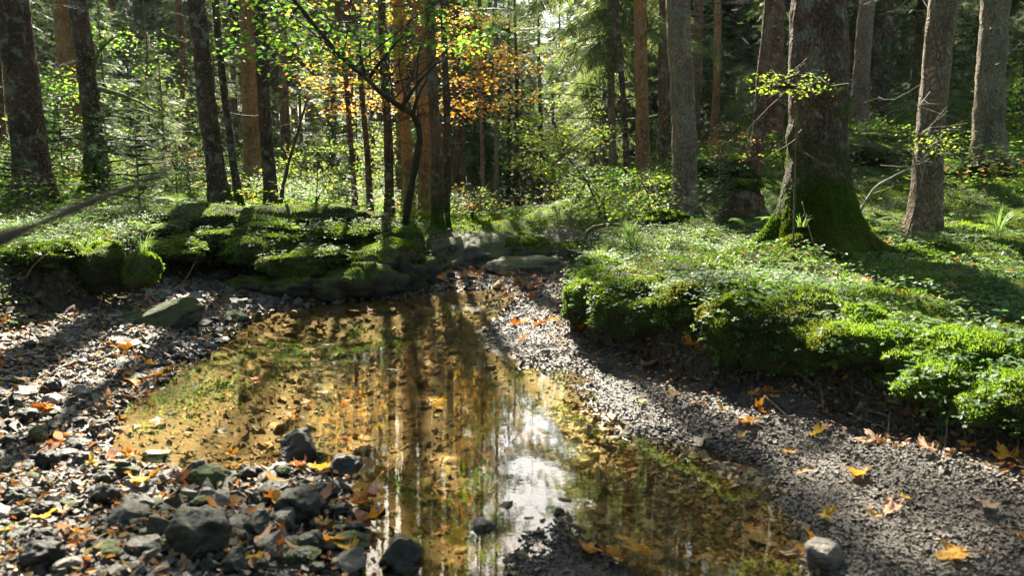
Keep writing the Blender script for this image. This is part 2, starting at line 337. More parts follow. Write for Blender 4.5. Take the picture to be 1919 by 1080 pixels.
def twig_mat():
    m, n, out = newmat('twig'); oi = nd(n, 'ShaderNodeObjectInfo'); tc = nd(n, 'ShaderNodeTexCoord')
    f = noise(n, 14, 4, tc.outputs['Object'])
    c = mixc(n, 1.0, oi.outputs['Color'], ramp(n, f, [(.3, (.5,)*3), (.7, (1.5,)*3)]), 'MULTIPLY')
    mf = mth(n, 'MULTIPLY', mth(n, 'SUBTRACT', mth(n, 'ADD', oi.outputs['Alpha'], mth(n, 'MULTIPLY', noise(n, 6, 4, tc.outputs['Object']), 1.0)), 1.0), 5, clamp=True)
    c = mixc(n, mf, c, mixc(n, f, (.03,.06,.008), (.14,.18,.02)))
    p = nd(n, 'ShaderNodeBsdfPrincipled', i_Roughness=.8); n.links.new(c, p.inputs['Base Color']); p.inputs['Specular IOR Level'].default_value = .3
    b = nd(n, 'ShaderNodeBump'); b.inputs['Distance'].default_value = .004; n.links.new(noise(n, 60, 3, tc.outputs['Object']), b.inputs['Height']); n.links.new(b.outputs[0], p.inputs['Normal'])
    n.links.new(p.outputs[0], out.inputs[0]); return m
M['twig'] = twig_mat()

def ground_mat():
    m, n, out = newmat('forest_ground')
    g = nd(n, 'ShaderNodeNewGeometry'); P = g.outputs['Position']
    am = nd(n, 'ShaderNodeAttribute', attribute_name='moss'); asd = nd(n, 'ShaderNodeAttribute', attribute_name='wet'); ak = nd(n, 'ShaderNodeAttribute', attribute_name='rocky')
    f1 = noise(n, 2.2, 5, P); f2 = noise(n, 24, 5, P, .7); f3 = noise(n, 110, 3, P, .7)
    mc = mixc(n, f2, (.012,.028,.006), (.055,.09,.014)); mc = mixc(n, ramp(n, f1, [(.5, (0,)*3), (.62, (1,)*3)]), mc, mixc(n, f3, (.03,.022,.012), (.11,.075,.035)))
    soil = mixc(n, f2, (.02,.015,.012), (.07,.055,.045))
    grav = mixc(n, f3, (.016,.013,.011), (.13,.112,.09)); grav = mixc(n, 1.0, grav, ramp(n, f2, [(.3, (.55,)*3), (.7, (1.3,)*3)]), 'MULTIPLY')
    sed = mixc(n, ramp(n, f2, [(.38, (0,)*3), (.62, (1,)*3)]), (.075,.05,.02), (.23,.155,.06)); sed = mixc(n, ramp(n, f3, [(.3,(0,)*3),(.7,(1,)*3)]), mixc(n, 1.0, sed, (.75,.7,.6), 'MULTIPLY'), sed); sed = mixc(n, ramp(n, noise(n, 3.2, 5, P, .65), [(.45,(0,)*3),(.72,(.8,)*3)]), sed, (.06,.055,.022))
    sp = nd(n, 'ShaderNodeSeparateXYZ'); n.links.new(P, sp.inputs[0]); grav = mixc(n, mth(n, 'MULTIPLY', mth(n, 'MULTIPLY', mth(n, 'SUBTRACT', .03, sp.outputs[2]), 45, clamp=True), .55), grav, (0, 0, 0)); c = mixc(n, ak.outputs['Fac'], soil, grav); c = mixc(n, asd.outputs['Fac'], c, sed); c = mixc(n, am.outputs['Fac'], c, mc)
    p = nd(n, 'ShaderNodeBsdfPrincipled'); n.links.new(c, p.inputs['Base Color'])
    n.links.new(ramp(n, am.outputs['Fac'], [(0, (.62,)*3), (.5, (.9,)*3)]), p.inputs['Roughness']); p.inputs['Specular IOR Level'].default_value = .35
    b = nd(n, 'ShaderNodeBump'); b.inputs['Distance'].default_value = .02; b.inputs['Strength'].default_value = .8
    n.links.new(mth(n, 'ADD', f2, mth(n, 'MULTIPLY', f3, .5)), b.inputs['Height']); n.links.new(b.outputs[0], p.inputs['Normal'])
    n.links.new(p.outputs[0], out.inputs[0]); return m
M['ground'] = ground_mat()

def rock_mat(name, a, b, mossy=0.0, wetness=.5, sed=False):
    m, n, out = newmat(name); g = nd(n, 'ShaderNodeNewGeometry'); P = g.outputs['Position']; oi = nd(n, 'ShaderNodeObjectInfo')
    f1 = noise(n, 6, 6, P, .65); f2 = noise(n, 45, 5, P, .7)
    c = mixc(n, ramp(n, f1, [(.35, (0,)*3), (.65, (1,)*3)]), a, b); c = mixc(n, 1.0, c, ramp(n, f2, [(.3, (.6,)*3), (.7, (1.35,)*3)]), 'MULTIPLY')
    r = mth(n, 'ADD', mth(n, 'MULTIPLY', mth(n, 'FRACT', mth(n, 'ADD', g.outputs['Random Per Island'], oi.outputs['Random'])), .9), .55)
    c = mixc(n, 1.0, c, r, 'MULTIPLY')
    spz = nd(n, 'ShaderNodeSeparateXYZ'); n.links.new(P, spz.inputs[0]); wet_ = mth(n, 'MULTIPLY', mth(n, 'SUBTRACT', .028, spz.outputs[2]), 50, clamp=True)
    if not sed: c = mixc(n, mth(n, 'MULTIPLY', wet_, .6), c, (0, 0, 0))
    sp = nd(n, 'ShaderNodeSeparateXYZ'); n.links.new(g.outputs['Normal'], sp.inputs[0])
    if mossy > 0:
        mf = mth(n, 'MULTIPLY', mth(n, 'SUBTRACT', mth(n, 'ADD', mth(n, 'MULTIPLY', sp.outputs[2], .55), mth(n, 'MULTIPLY', f1, 1.1)), 1.25 - mossy), 6, clamp=True)
        c = mixc(n, mf, c, mixc(n, f2, (.012,.022,.004), (.075,.10,.014)))
    p = nd(n, 'ShaderNodeBsdfPrincipled', i_Roughness=1-wetness); n.links.new(c, p.inputs['Base Color']); p.inputs['Specular IOR Level'].default_value = .4
    n.links.new(mth(n, 'SUBTRACT', 1-wetness, mth(n, 'MULTIPLY', wet_, (1-wetness)*.6)), p.inputs['Roughness'])
    bb = nd(n, 'ShaderNodeBump'); bb.inputs['Distance'].default_value = .02; n.links.new(mth(n, 'ADD', f1, mth(n, 'MULTIPLY', f2, .5)), bb.inputs['Height']); n.links.new(bb.outputs[0], p.inputs['Normal'])
    n.links.new(p.outputs[0], out.inputs[0]); return m
M['mossbody'] = rock_mat('dark_moss_body', (.012,.014,.006), (.04,.05,.014), 0, .05)
M['rock'] = rock_mat('grey_limestone', (.045,.04,.032), (.20,.18,.145), 0, .45)
M['darkrock'] = rock_mat('dark_algae_stone', (.007,.009,.006), (.034,.035,.024), .2, .4)
M['mossrock'] = rock_mat('mossy_stone', (.03,.03,.025), (.12,.115,.09), .62, .2)
M['slab'] = rock_mat('weathered_limestone', (.06,.055,.04), (.24,.22,.165), .42, .25)
M['pebble'] = rock_mat('pebble_stone', (.014,.011,.009), (.15,.125,.095), 0, .6)
M['facerock'] = rock_mat('dark_bank_rock', (.012,.011,.009), (.06,.052,.042), .55, .15)
M['shingle'] = rock_mat('shingle_stone', (.018,.015,.012), (.16,.145,.115), 0, .5)
M['bedstone'] = rock_mat('silted_stone', (.08,.055,.022), (.28,.20,.085), 0, .3, True)

def fallen_mat():
    m, n, out = newmat('fallen_leaf'); oi = nd(n, 'ShaderNodeObjectInfo'); tc = nd(n, 'ShaderNodeTexCoord')
    f = noise(n, 26, 5, tc.outputs['Object'], .7); f2 = noise(n, 10, 3, tc.outputs['Object'])
    c = mixc(n, 1.0, oi.outputs['Color'], ramp(n, f, [(.3, (.45,.4,.35)), (.6, (1.15,1.15,1.15))]), 'MULTIPLY')
    c = mixc(n, ramp(n, f2, [(.52, (0,)*3), (.66, (.75,)*3)]), c, mixc(n, 1.0, oi.outputs['Color'], (.42,.3,.25), 'MULTIPLY'))
    p = nd(n, 'ShaderNodeBsdfPrincipled', i_Roughness=.5); n.links.new(c, p.inputs['Base Color']); p.inputs['Specular IOR Level'].default_value = .4
    t = nd(n, 'ShaderNodeBsdfTranslucent'); n.links.new(c, t.inputs[0]); mx = nd(n, 'ShaderNodeMixShader'); mx.inputs[0].default_value = .3
    b = nd(n, 'ShaderNodeBump'); b.inputs['Distance'].default_value = .004; n.links.new(f, b.inputs['Height']); n.links.new(b.outputs[0], p.inputs['Normal'])
    n.links.new(p.outputs[0], mx.inputs[1]); n.links.new(t.outputs[0], mx.inputs[2]); n.links.new(mx.outputs[0], out.inputs[0]); return m
M['fallen'] = fallen_mat()
M['litter'] = leafmat('leaf_litter', [(.20,.07,.02),(.32,.17,.06),(.42,.17,.02),(.30,.22,.12)], [(.4,.13,.02),(.5,.25,.06),(.6,.25,.03),(.4,.3,.12)], .25, .5, .4)

def water_mat():
    m, n, out = newmat('pool_water'); g = nd(n, 'ShaderNodeNewGeometry')
    tr = nd(n, 'ShaderNodeBsdfTransparent'); tr.inputs[0].default_value = (.94,.84,.60,1)
    gl = nd(n, 'ShaderNodeBsdfGlossy'); gl.inputs['Roughness'].default_value = .015; gl.inputs[0].default_value = (1, 1, 1, 1)
    fr = nd(n, 'ShaderNodeLayerWeight')
    b = nd(n, 'ShaderNodeBump'); b.inputs['Strength'].default_value = .035; b.inputs['Distance'].default_value = .01
    mp = nd(n, 'ShaderNodeMapping'); mp.inputs['Scale'].default_value = (1, 1.6, 1); n.links.new(g.outputs['Position'], mp.inputs[0])
    n.links.new(mth(n, 'ADD', noise(n, 5, 3, mp.outputs[0]), mth(n, 'MULTIPLY', noise(n, 40, 2, mp.outputs[0]), .04)), b.inputs['Height'])
    n.links.new(b.outputs[0], gl.inputs['Normal']); n.links.new(b.outputs[0], fr.inputs['Normal'])
    mx = nd(n, 'ShaderNodeMixShader'); n.links.new(mth(n, 'MULTIPLY_ADD', mth(n, 'POWER', fr.outputs['Facing'], 3.3), .95, .025, clamp=True), mx.inputs[0]); n.links.new(tr.outputs[0], mx.inputs[1]); n.links.new(gl.outputs[0], mx.inputs[2])
    n.links.new(mx.outputs[0], out.inputs[0]); return m
M['water'] = water_mat()

# ------------------------------------------------------------------ ground sheet
def axis(lo, hi, step, far_lo, far_hi, grow=1.09):
    a = list(np.arange(lo, hi, step)); s = step; x = a[-1]
    while x < far_hi: s *= grow; x += s; a.append(x)
    s = step; x = a[0]; b = []
    while x > far_lo: s *= grow; x -= s; b.append(x)
    return np.array(b[::-1] + a)
gx = axis(-4.6, 5.2, .035, -58, 58); gy = axis(1.6, 11.5, .035, -8, 116)
GX, GY = np.meshgrid(gx, gy); GZ, DW, DF = H(GX, GY, True)
nx, ny = len(gx), len(gy)
V = np.stack([GX, GY, GZ], -1).reshape(-1, 3); i = np.arange(ny-1)[:, None]*nx + np.arange(nx-1)[None]
F = np.stack([i, i+1, i+nx+1, i+nx], -1).reshape(-1, 4)
me = mk_mesh('ground', V, F, M['ground'])
gxn = n2(GX, GY, 2.5, 21)
slope = np.hypot(*np.gradient(GZ, gy, gx))
mossm = sstep(.07, .22, DF + .06*gxn)*np.where(GX > .3, 1-.3*sstep(2.0, 3.5, slope), 1-.35*sstep(1.5, 2.5, slope))*np.where((GX < -.4) & (GX > -2.8), sstep(.12, .3, GZ + .06*gxn), 1)
slabm = (sstep(-1.3, -.9, GX)*(1-sstep(1.0, 1.4, GX))*sstep(8.9, 9.3, GY)*(1-sstep(10.9, 11.6, GY)))
mossm = np.clip(mossm*(1-.8*slabm), 0, 1)
wetm = sstep(-.02, .06, DW)*(1-sstep(-.04, .02, DF))
rocky = 1 - sstep(-.12, .02, DF)
for nme, arr in (('moss', mossm), ('wet', wetm), ('rocky', np.clip(rocky, 0, 1))):
    a = me.attributes.new(nme, 'FLOAT', 'POINT'); a.data.foreach_set('value', arr.ravel().astype(np.float32))
link('ground', me, kind='structure')
# the pool and the wet places between the stones
wv = [(-4.2, 1.2), (2.3, 1.2), (2.3, 9.4), (-4.2, 9.4)]
link('water', mk_mesh('water', [(a, b, 0) for a, b in wv], np.array([[0, 1, 2, 3]]), M['water'], smooth=False), kind='structure')

# ------------------------------------------------------------------ sprays, crowns
def spray_template(seed, nside=9):
    """flat spruce spray along +x, unit length: a spine of needles with side fingers"""
    r = np.random.default_rng(seed); V = []; F = []
    def blade(p, d, L, w, z=0):
        k = len(V); s = np.array([-d[1], d[0], 0])*w; p = np.array(p); q = p + np.array(d)*L; q[2] += z
        V.extend([p - s*.6, p + s*.6, p + (q-p)*.55 + s, q, p + (q-p)*.55 - s]); F.append([k, k+1, k+2, k+3, k+4])
    blade((0, 0, 0), (1, 0, 0), 1.0, .028, -.12)
    for i in range(nside):
        t = .08 + .85*i/nside
        for s in (-1, 1):
            a = rad(r.uniform(38, 62))*s; L = (.42*(1-t)+.12)*r.uniform(.7, 1.2)
            blade((t, 0, -.12*t), (math.cos(a), math.sin(a), 0), L, .022, r.uniform(-.12, -.02))
    return np.array(V), np.array(F)
SPR = [spray_template(k) for k in range(3)]
def spruce_crown(seed, Hc, R, whorl=.42, per=6, base=.0, droop=.35, dens=1.0, spr=.5, mat='needle', top_r=.15):
    r = np.random.default_rng(seed); A = Acc(); P = []; X = []; S = []
    z = 0.0
    while z < Hc - .2:
        f = z/Hc; rr = R*((1-f)**.8)*(.75 + .25*min(1, f*6)) + top_r
        for b in range(per):
            if r.random() > dens: continue
            az = r.uniform(0, 2*PI); L = rr*r.uniform(.65, 1.15); zz = z + r.uniform(-.2, .2)
            m = max(4, int(L/.22)); t = np.linspace(0, 1, m)
            d = np.array([math.cos(az), math.sin(az)])
            pth = np.stack([d[0]*L*t, d[1]*L*t, zz + L*(.12*t - droop*t**1.6 + .10*t**4)], -1)
            A.add(*tube(pth, .012*(1-t)+.004, 3, False))
            tg = np.gradient(pth, axis=0)
            for k in range(1, m):
                tt = t[k]; tn = tg[k]/np.linalg.norm(tg[k]); sd = np.array([-tn[1], tn[0], 0])
                for s in (-1, 1) if k < m-1 else (0,):
                    v = tn*.55 + sd*s*.9 + np.array([0, 0, -r.uniform(.2, .9)]) if s else tn
                    P.append(pth[k]); X.append(v); S.append(spr*r.uniform(.6, 1.1)*(1.15-.55*tt)*(min(1, L/1.2)*.6+.4))
        z += whorl*r.uniform(.8, 1.2)
    P = np.array(P); X = np.array(X); S = np.array(S); up = r.normal(0, .35, (len(P), 3)); up[:, 2] += 1
    Rm = frames(X, up); pick = r.integers(0, 3, len(P))
    for k in range(3):
        q = pick == k
        A.add(*scatter(SPR[k][0], SPR[k][1], Rm[q], S[q], P[q]))
    return A.mesh('spruce_crown', M[mat])
LEAF = (np.array([[0,0,0],[.35,-.26,.05],[.75,-.2,.03],[1,0,-.06],[.75,.2,.03],[.35,.26,.05],[.5,0,-.02]], float), np.array([[0,1,6],[1,2,6],[2,3,6],[3,4,6],[4,5,6],[5,0,6]]))
LEAF2 = (np.array([[0,0,0],[.45,-.3,.06],[1,0,-.05],[.45,.3,.06]], float), np.array([[0,1,2],[0,2,3]]))
def leaves_at(P, size, mat=None, seed=0, tilt=.5, tpl=LEAF2, acc=None):
    r = np.random.default_rng(seed); n = len(P)
    az = r.uniform(0, 2*PI, n); X = np.stack([np.cos(az), np.sin(az), r.normal(-.15, tilt*.6, n)], -1)
    up = r.normal(0, tilt, (n, 3)); up[:, 2] += 1
    return scatter(tpl[0], tpl[1], frames(X, up), size*r.uniform(.6, 1.25, n), P)
def layered_points(r, tips, per, spread, flat=.25):
    P = np.repeat(tips, per, 0); return P + r.normal(0, 1, P.shape)*np.array([spread, spread, spread*flat])

CR = {}
CR['A'] = [spruce_crown(11, 11, 1.9, .5, 5, dens=.75, spr=.55), spruce_crown(12, 10, 2.1, .55, 5, dens=.7, spr=.55)]
CR['B'] = [spruce_crown(13, 12, 2.2, .5, 5, dens=.8, spr=.6)]
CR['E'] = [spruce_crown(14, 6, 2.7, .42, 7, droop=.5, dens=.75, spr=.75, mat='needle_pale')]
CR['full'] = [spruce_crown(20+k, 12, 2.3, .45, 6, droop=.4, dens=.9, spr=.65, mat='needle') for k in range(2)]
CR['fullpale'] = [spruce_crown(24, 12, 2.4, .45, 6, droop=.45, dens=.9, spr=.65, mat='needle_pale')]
CR['young'] = [spruce_crown(30+k, 4.2, 1.25, .28, 6, droop=.15, dens=.95, spr=.42, mat=('needle', 'needle_pale')[k]) for k in range(2)]
CR['sapling'] = [spruce_crown(40, 1.3, .5, .16, 6, droop=.02, dens=1, spr=.22, mat='needle')]

# ------------------------------------------------------------------ trunks
def trunk_mesh(Hh, r0, slope, flare=.35, lobes=.12, nk=5, ns=20, seed=0, wavy=0.0, sink=.3):
    r = np.random.default_rng(seed)
    z = np.concatenate([[-sink, -.12], np.linspace(0, 1.2, 26 if ns > 20 else 13), np.linspace(1.27, 6, 80) if ns > 20 else np.linspace(1.45, 6, 16), np.linspace(6.5, Hh, max(4, int(Hh-6)))])
    ax = slope[0]*z + wavy*np.sin(z*1.1 + seed)*.5 + .02*vnoise(np.stack([z, z*0, z*0+seed], -1), .8)
    ay = slope[1]*z + wavy*np.cos(z*.9 + seed)*.4
    rad_ = r0*np.clip(1.04 - .82*z/Hh, .12, 1.1)
    th = np.arange(ns)*2*PI/ns; ph = r.uniform(0, 6)
    zz = np.maximum(z, -.1)
    ex = np.exp(-zz/.28)[:, None]
    lob = 1 + flare*ex*1.0 + lobes*ex*1.6*np.maximum(0, np.sin(nk*th[None] + ph + .6*np.sin(th[None]*2+ph)))
    RR = rad_[:, None]*lob
    V = np.stack([ax[:, None] + RR*np.cos(th), ay[:, None] + RR*np.sin(th), np.broadcast_to(z[:, None], RR.shape)], -1)
    nrm = V - np.stack([ax, ay, z], -1)[:, None]
    V = V + nrm*(.09*fbm(V, 3.2, seed, 3) + .05*fbm(V*np.array([1,1,.5]), 17, seed, 2))[..., None]
    m = len(z); i = np.arange(m-1)[:, None]; j = np.arange(ns)[None]
    F = np.stack([i*ns+j, i*ns+(j+1) % ns, (i+1)*ns+(j+1) % ns, (i+1)*ns+j], -1).reshape(-1, 4)
    return mk_mesh('trunk', V.reshape(-1, 3), F, M['bark']), (lambda q: np.array([np.interp(q, z, ax), np.interp(q, z, ay), q])), (lambda q: float(np.interp(q, z, rad_)))
def set_col(o, c, a=0.0): o.color = (c[0], c[1], c[2], a)
def dead_branch(parent, axis_, z, az, L, r0, col, moss=0.0, seed=0, rise=-.1, twigs=6, curl=.0):
    r = np.random.default_rng(seed); A = Acc(); p0 = axis_(z); d = np.array([math.cos(az), math.sin(az), rise])
    pth = curve(p0, p0 + d*L, bend=r.uniform(-.15, .15), wig=.12, m=12, drop=.10 - curl, seed=seed)
    A.add(*tube(pth, np.linspace(r0, r0*.25, 12), 5))
    for k in range(twigs):
        i = r.integers(3, 11); s = r.choice([-1, 1]); tn = pth[min(i+1, 11)] - pth[i-1]; tn /= np.linalg.norm(tn)
        sd = np.array([-tn[1], tn[0], 0])*s; e = pth[i] + (tn*.8 + sd*r.uniform(.4, .9) + np.array([0, 0, r.uniform(-.5, .15)]))*L*r.uniform(.12, .35)
        A.add(*tube(curve(pth[i], e, wig=.12, m=6, seed=seed*31+k), np.linspace(r0*.38, r0*.12, 6), 3))
    o = link('branch', A.mesh('branch', M['twig']), parent); set_col(o, col, moss); return o, pth

def moss_on(parent, me, n, zmax, seed, blen=.014, wd=.006, name='moss_cover', up=-2):
    V = np.array([v.co[:] for v in me.vertices]); F = np.array([p.vertices[:] for p in me.polygons if len(p.vertices) == 4]); r = np.random.default_rng(seed)
    a, b, c_, d_ = (V[F[:,k]] for k in range(4)); cn = np.cross(b-a, d_-a); ar = np.linalg.norm(cn, axis=1); cn /= ar[:,None]+1e-12; ctr = (a+c_)/2
    if (cn*(ctr*np.array([1,1,0]))).sum() < 0: cn = -cn
    w_ = ar*np.clip((zmax*(1+.9*fbm(ctr, 2.5, seed, 2)) - ctr[:,2])*3, 0, 1)*np.clip((cn[:,2]-up)*4, 0, 1)*(ctr[:,2] > -.1); k = r.choice(len(F), n, p=w_/w_.sum()); u, v = r.random(n)[:,None], r.random(n)[:,None]
    P = (a[k]*(1-u)+b[k]*u)*(1-v) + (d_[k]*(1-u)+c_[k]*u)*v
    link(name, mk_mesh(name, *blades(P, cn[k], blen*r.uniform(.6,1.5,n), np.full(n, wd), seed), M['moss'], smooth=False), parent)
MOSSY_TRUNKS = []
lean_cam = {}
for k, T in enumerate(TREES):
    p = T['p']; tp = at_depth(T['t'], 0, T['d']); mid = at_depth(T['t'], 150, T['d'])
    sl_ = (tp[0]-p[0])/(tp[2]-p[2]); dist = T['d']
    r0 = T['w']/FPX*dist/2*.98
    big = T['c'] == 'big'; pale = T['c'] == 'pale'
    base = thing('tree', T['lab'], 'tree', p)
    T['o'] = base
    me, ax_, rr_ = trunk_mesh(T['h'], r0, (sl_, random.uniform(-.01, .01)), flare=.55 if big else .8 if pale else (.45 if T['m'] > .5 else .3),
                         lobes=.30 if big else .45 if pale else .16, nk=4 if big else 5, ns=64 if big else 32, seed=k+3, wavy=.05 if T['w'] < 16 and T['c'] != 'grey' else .0)
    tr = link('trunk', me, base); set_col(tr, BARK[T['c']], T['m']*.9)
    T['ax'] = ax_; T['rr'] = rr_
    if T['m'] >= .5 or big: MOSSY_TRUNKS.append((base, me, 42000 if big else 5000, .7 if big else .5*T['m'], k, .0015*dist+.004, .0012*dist))
    if big or pale:
        for j, (az, L) in enumerate([(-.5, .95), (-1.5, .7), (3.3, .75), (-2.3, .6), (.5, .8)]):
            t = np.linspace(0, 1, 9); q = np.array([math.cos(az), math.sin(az)]); rr0 = r0*1.1
            pp = [np.array([q[0]*(rr0*.6+L*u), q[1]*(rr0*.6+L*u)]) for u in t]
            pts_ = [(a_[0], a_[1], H1(p[0]+a_[0], p[1]+a_[1]) - p[2] + .16*(1-u)**1.6 - .05*u) for a_, u in zip(pp, t)]
            Vr, Fr = tube(pts_, np.linspace(r0*.62, r0*.14, 9), 12, rough=.6, seed=j); A = Acc(); A.add(Vr, Fr); rm = A.mesh('root', M['bark']); rt = link('root', rm, base); set_col(rt, BARK[T['c']], 1.0)
            if big: MOSSY_TRUNKS.append((base, rm, 6000, 2.0, 40+j, .013, .007))
    r = np.random.default_rng(500+k)
    tw = (.11,.095,.07) if T['c'] != 'dark' else (.06,.05,.04)
    for j in range(T['n']):
        z = r.uniform(1.2, 5.5) if dist < 14 else r.uniform(1.5, 7)
        dead_branch(base, ax_, z, r.uniform(0, 2*PI), r.uniform(.5, 1.6), r.uniform(.004, .011), tw, .1, seed=k*40+j, rise=r.uniform(-.25, .25), twigs=7)
    cr = T['cr']
    if cr:
        me = CR[cr][k % len(CR[cr])]; lowz = {'A': 6.5, 'B': 7.5, 'E': 2.6}[cr] + (2.8 if dist < 15.4 and cr != 'E' else 0); lowz = T.get('lz', lowz)
        c = link('crown', me, base, ax_(lowz)); c.rotation_euler[2] = r.uniform(0, 6)
        s = .8 if cr == 'E' else 1.0 if dist > 15.4 else .9 if 'lz' in T else .68; c.scale = (s, s, (T['h']-lowz+.6)/12 if cr != 'E' else 1)
    elif T['w'] > 12 or dist > 16:
        lowz = T['h']*.64
        me = CR['A'][k % 2] if T['w'] > 12 else CR['young'][0]
        s = .62 if T['w'] > 12 else .55
        c = link('crown', me, base, ax_(lowz)); c.rotation_euler[2] = r.uniform(0, 6); c.scale = (s, s, (T['h']-lowz+.4)/(11 if T['w'] > 12 else 4.2))

# mossy level branches of the left tree
T = TREES[3]; mo = (.05,.045,.03)
for (z0, ex, ey, r0, cu) in [(168,310,215,.045,.05),(192,300,250,.045,.04),(228,300,222,.032,.1),(285,330,240,.032,-.05)]:
    a = at_depth(185, z0, 12) - T['p']; e = at_depth(ex, ey, 11.2) - T['p']; A = Acc()
    pth = curve(a, e, bend=.05, wig=.10, m=14, drop=-cu); A.add(*tube(pth, np.linspace(r0, r0*.2, 14), 7, rough=.5))
    for q in range(8):
        i = random.randint(4, 12); A.add(*tube(curve(pth[i], pth[i] + np.array([random.uniform(.1,.6), random.uniform(-.4,.4), random.uniform(-.25,.3)]), wig=.15, m=7), np.linspace(.006,.002,7), 3))
    set_col(link('branch', A.mesh('branch', M['twig']), T['o']), mo, .98)
A = Acc(); pts = np.array([at_depth(*q) for q in [(172,142,12),(176,118,11.9),(184,98,11.8),(198,82,11.7),(214,70,11.6),(228,66,11.5)]]) - T['p']
A.add(*tube(pts, np.linspace(.035,.008,6), 7)); set_col(link('branch', A.mesh('branch', M['twig']), T['o']), mo, .8)

# ------------------------------------------------------------------ background forest (copies)
def spruce_proto(name, crown, Hh, r0, lowz, col, seed, zs):
    base = link(name, None); me, ax_, rr = trunk_mesh(Hh, r0, (0, 0), ns=10, seed=seed)
    t = link('trunk', me, base); set_col(t, col, .2); c = link('crown', crown, base, (0, 0, lowz)); c.scale = (1, 1, zs); return base
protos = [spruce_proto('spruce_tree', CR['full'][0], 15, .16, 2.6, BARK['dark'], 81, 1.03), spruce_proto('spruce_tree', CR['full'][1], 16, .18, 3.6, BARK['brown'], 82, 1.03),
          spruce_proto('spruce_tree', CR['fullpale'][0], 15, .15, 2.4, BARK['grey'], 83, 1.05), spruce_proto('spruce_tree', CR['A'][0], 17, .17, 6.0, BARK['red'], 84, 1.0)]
ylow = [spruce_proto('young_spruce', CR['young'][0], 4.4, .04, .25, BARK['dark'], 91, 1), spruce_proto('young_spruce', CR['young'][1], 4.4, .04, .25, BARK['grey'], 92, 1)]
def copy_tree(o, loc, rz, s, label, cat, group, sz=None):
    c = o.copy(); COL.objects.link(c); c.location = loc; c.rotation_euler = (0, 0, rz); c.scale = (s, s, sz or s)
    c['label'] = label; c['category'] = cat; c['group'] = group
    for ch in o.children:
        d = ch.copy(); COL.objects.link(d); d.parent = c
    return c
used = [(T['p'][0], T['p'][1], .9) for T in TREES]
def place_free(x, y, m):
    return all((x-a)**2 + (y-b)**2 > (m*.5 + c*.5)**2 for a, b, c in used)
r = np.random.default_rng(99)
n_bg = 0; tries = 0
while n_bg < 125 and tries < 6000:
    tries += 1
    d = 17 + 45*r.random()**.9; az = rad(r.uniform(-40, 42)); x = math.tan(az)*d; y = d
    azd = math.degrees(az)
    if -1.5 < azd < 5.5: continue
    if (3 < azd < 17 and d < 27) or (-26 < azd < 3 and d < 25): continue
    if -26 < azd <= 4 and d < 32 and r.random() < .94: continue
    # keep open lanes for the sun
    if not place_free(x, y, 1.9 if d < 30 else 2.6): continue
    used.append((x, y, 1.9)); n_bg += 1
    pi_ = r.choice([0, 1, 2, 3], p=[.25, .25, .3, .2]); s = r.uniform(.75, 1.2)
    lab = ['dark full crowned spruce added out of view', 'tall brown stemmed spruce added out of view', 'pale spruce with hanging boughs added out of view', 'bare stemmed reddish spruce deep in the forest'][pi_]
    copy_tree(protos[pi_], (x, y, H1(x, y)), r.uniform(0, 6), s, lab, 'tree', 'background spruces: ' + ['dark', 'brown stemmed', 'pale', 'reddish'][pi_])
for k in range(420):
    d = r.uniform(36, 62); az = rad(r.uniform(-41, 42)); x = math.tan(az)*d
    if -2.5 < math.degrees(az) < 6.5 or not place_free(x, d, 1.5): continue
    used.append((x, d, 1.5)); q = int(r.integers(0, 3)); copy_tree(protos[q], (x, d, H1(x, d)), r.uniform(0, 6), r.uniform(.85, 1.25), ['dark full crowned spruce added out of view', 'tall brown stemmed spruce added out of view', 'pale spruce with hanging boughs added out of view'][q], 'tree', 'background spruces: ' + ['dark', 'brown stemmed', 'pale'][q])
    n_bg += 1
    if n_bg > 215: break
for k in range(26):
    d = r.uniform(33, 60); x = math.tan(rad(r.uniform(-2.5, 6)))*d
    if not place_free(x, d, 2.4): continue
    used.append((x, d, 1.9)); z = H1(x, d); el = r.uniform(14, 16.5) if d > 40 else r.uniform(12, 14); s = (CAMZ + d*math.tan(rad(el)) - z)/15.5
    copy_tree(protos[2 if k % 3 else 0], (x, d, z), r.uniform(0, 6), s, ['dark full crowned spruce added out of view', '', 'pale spruce with hanging boughs added out of view'][2 if k % 3 else 0], 'tree', 'background spruces: ' + ['dark', '', 'pale'][2 if k % 3 else 0])
# unseen spruces added behind and beside the viewpoint to shut off sky light
k = 0
while k < 44:
    a = r.uniform(rad(50), rad(310)); R_ = r.uniform(6, 26); x, y = R_*math.sin(a), R_*math.cos(a)
    if abs(x) < .75*y + 2 or (y > -4 and abs(x) < 5) or not place_free(x, y, 1.4): k += .05; continue
    used.append((x, y, 1.9)); q = int(r.integers(0, 3)); k += 1
    copy_tree(protos[q], (x, y, H1(x, y)), r.uniform(0, 6), r.uniform(.8, 1.1), ['dark full crowned spruce added out of view', 'tall brown stemmed spruce added out of view', 'pale spruce with hanging boughs added out of view'][q], 'tree', 'background spruces: ' + ['dark', 'brown stemmed', 'pale'][q])
for (azx, d, q, s_) in [(10.2, 30, 2, 1.3), (12.1, 33, 0, 1.4), (13.9, 29, 1, 1.3), (15.8, 32, 0, 1.4), (17.6, 29, 2, 1.2), (6.3, 23, 2, 1.0), (7.6, 27, 0, 1.1), (-2.6, 30, 0, .95), (5.4, 31, 2, 1.0)]:
    x = math.tan(rad(azx))*d; copy_tree(protos[q], (x, d, H1(x, d)), azx, s_, ['dark full crowned spruce added out of view', 'tall brown stemmed spruce added out of view', 'pale spruce with hanging boughs added out of view'][q], 'tree', 'background spruces: ' + ['dark', 'brown stemmed', 'pale'][q])
slim = spruce_proto('spruce_tree', CR['young'][0], 18, .085, 14.5, BARK['brown'], 95, 1); [c for c in slim.children if c.name.startswith('crown')][0].scale = (.4, .4, .8)
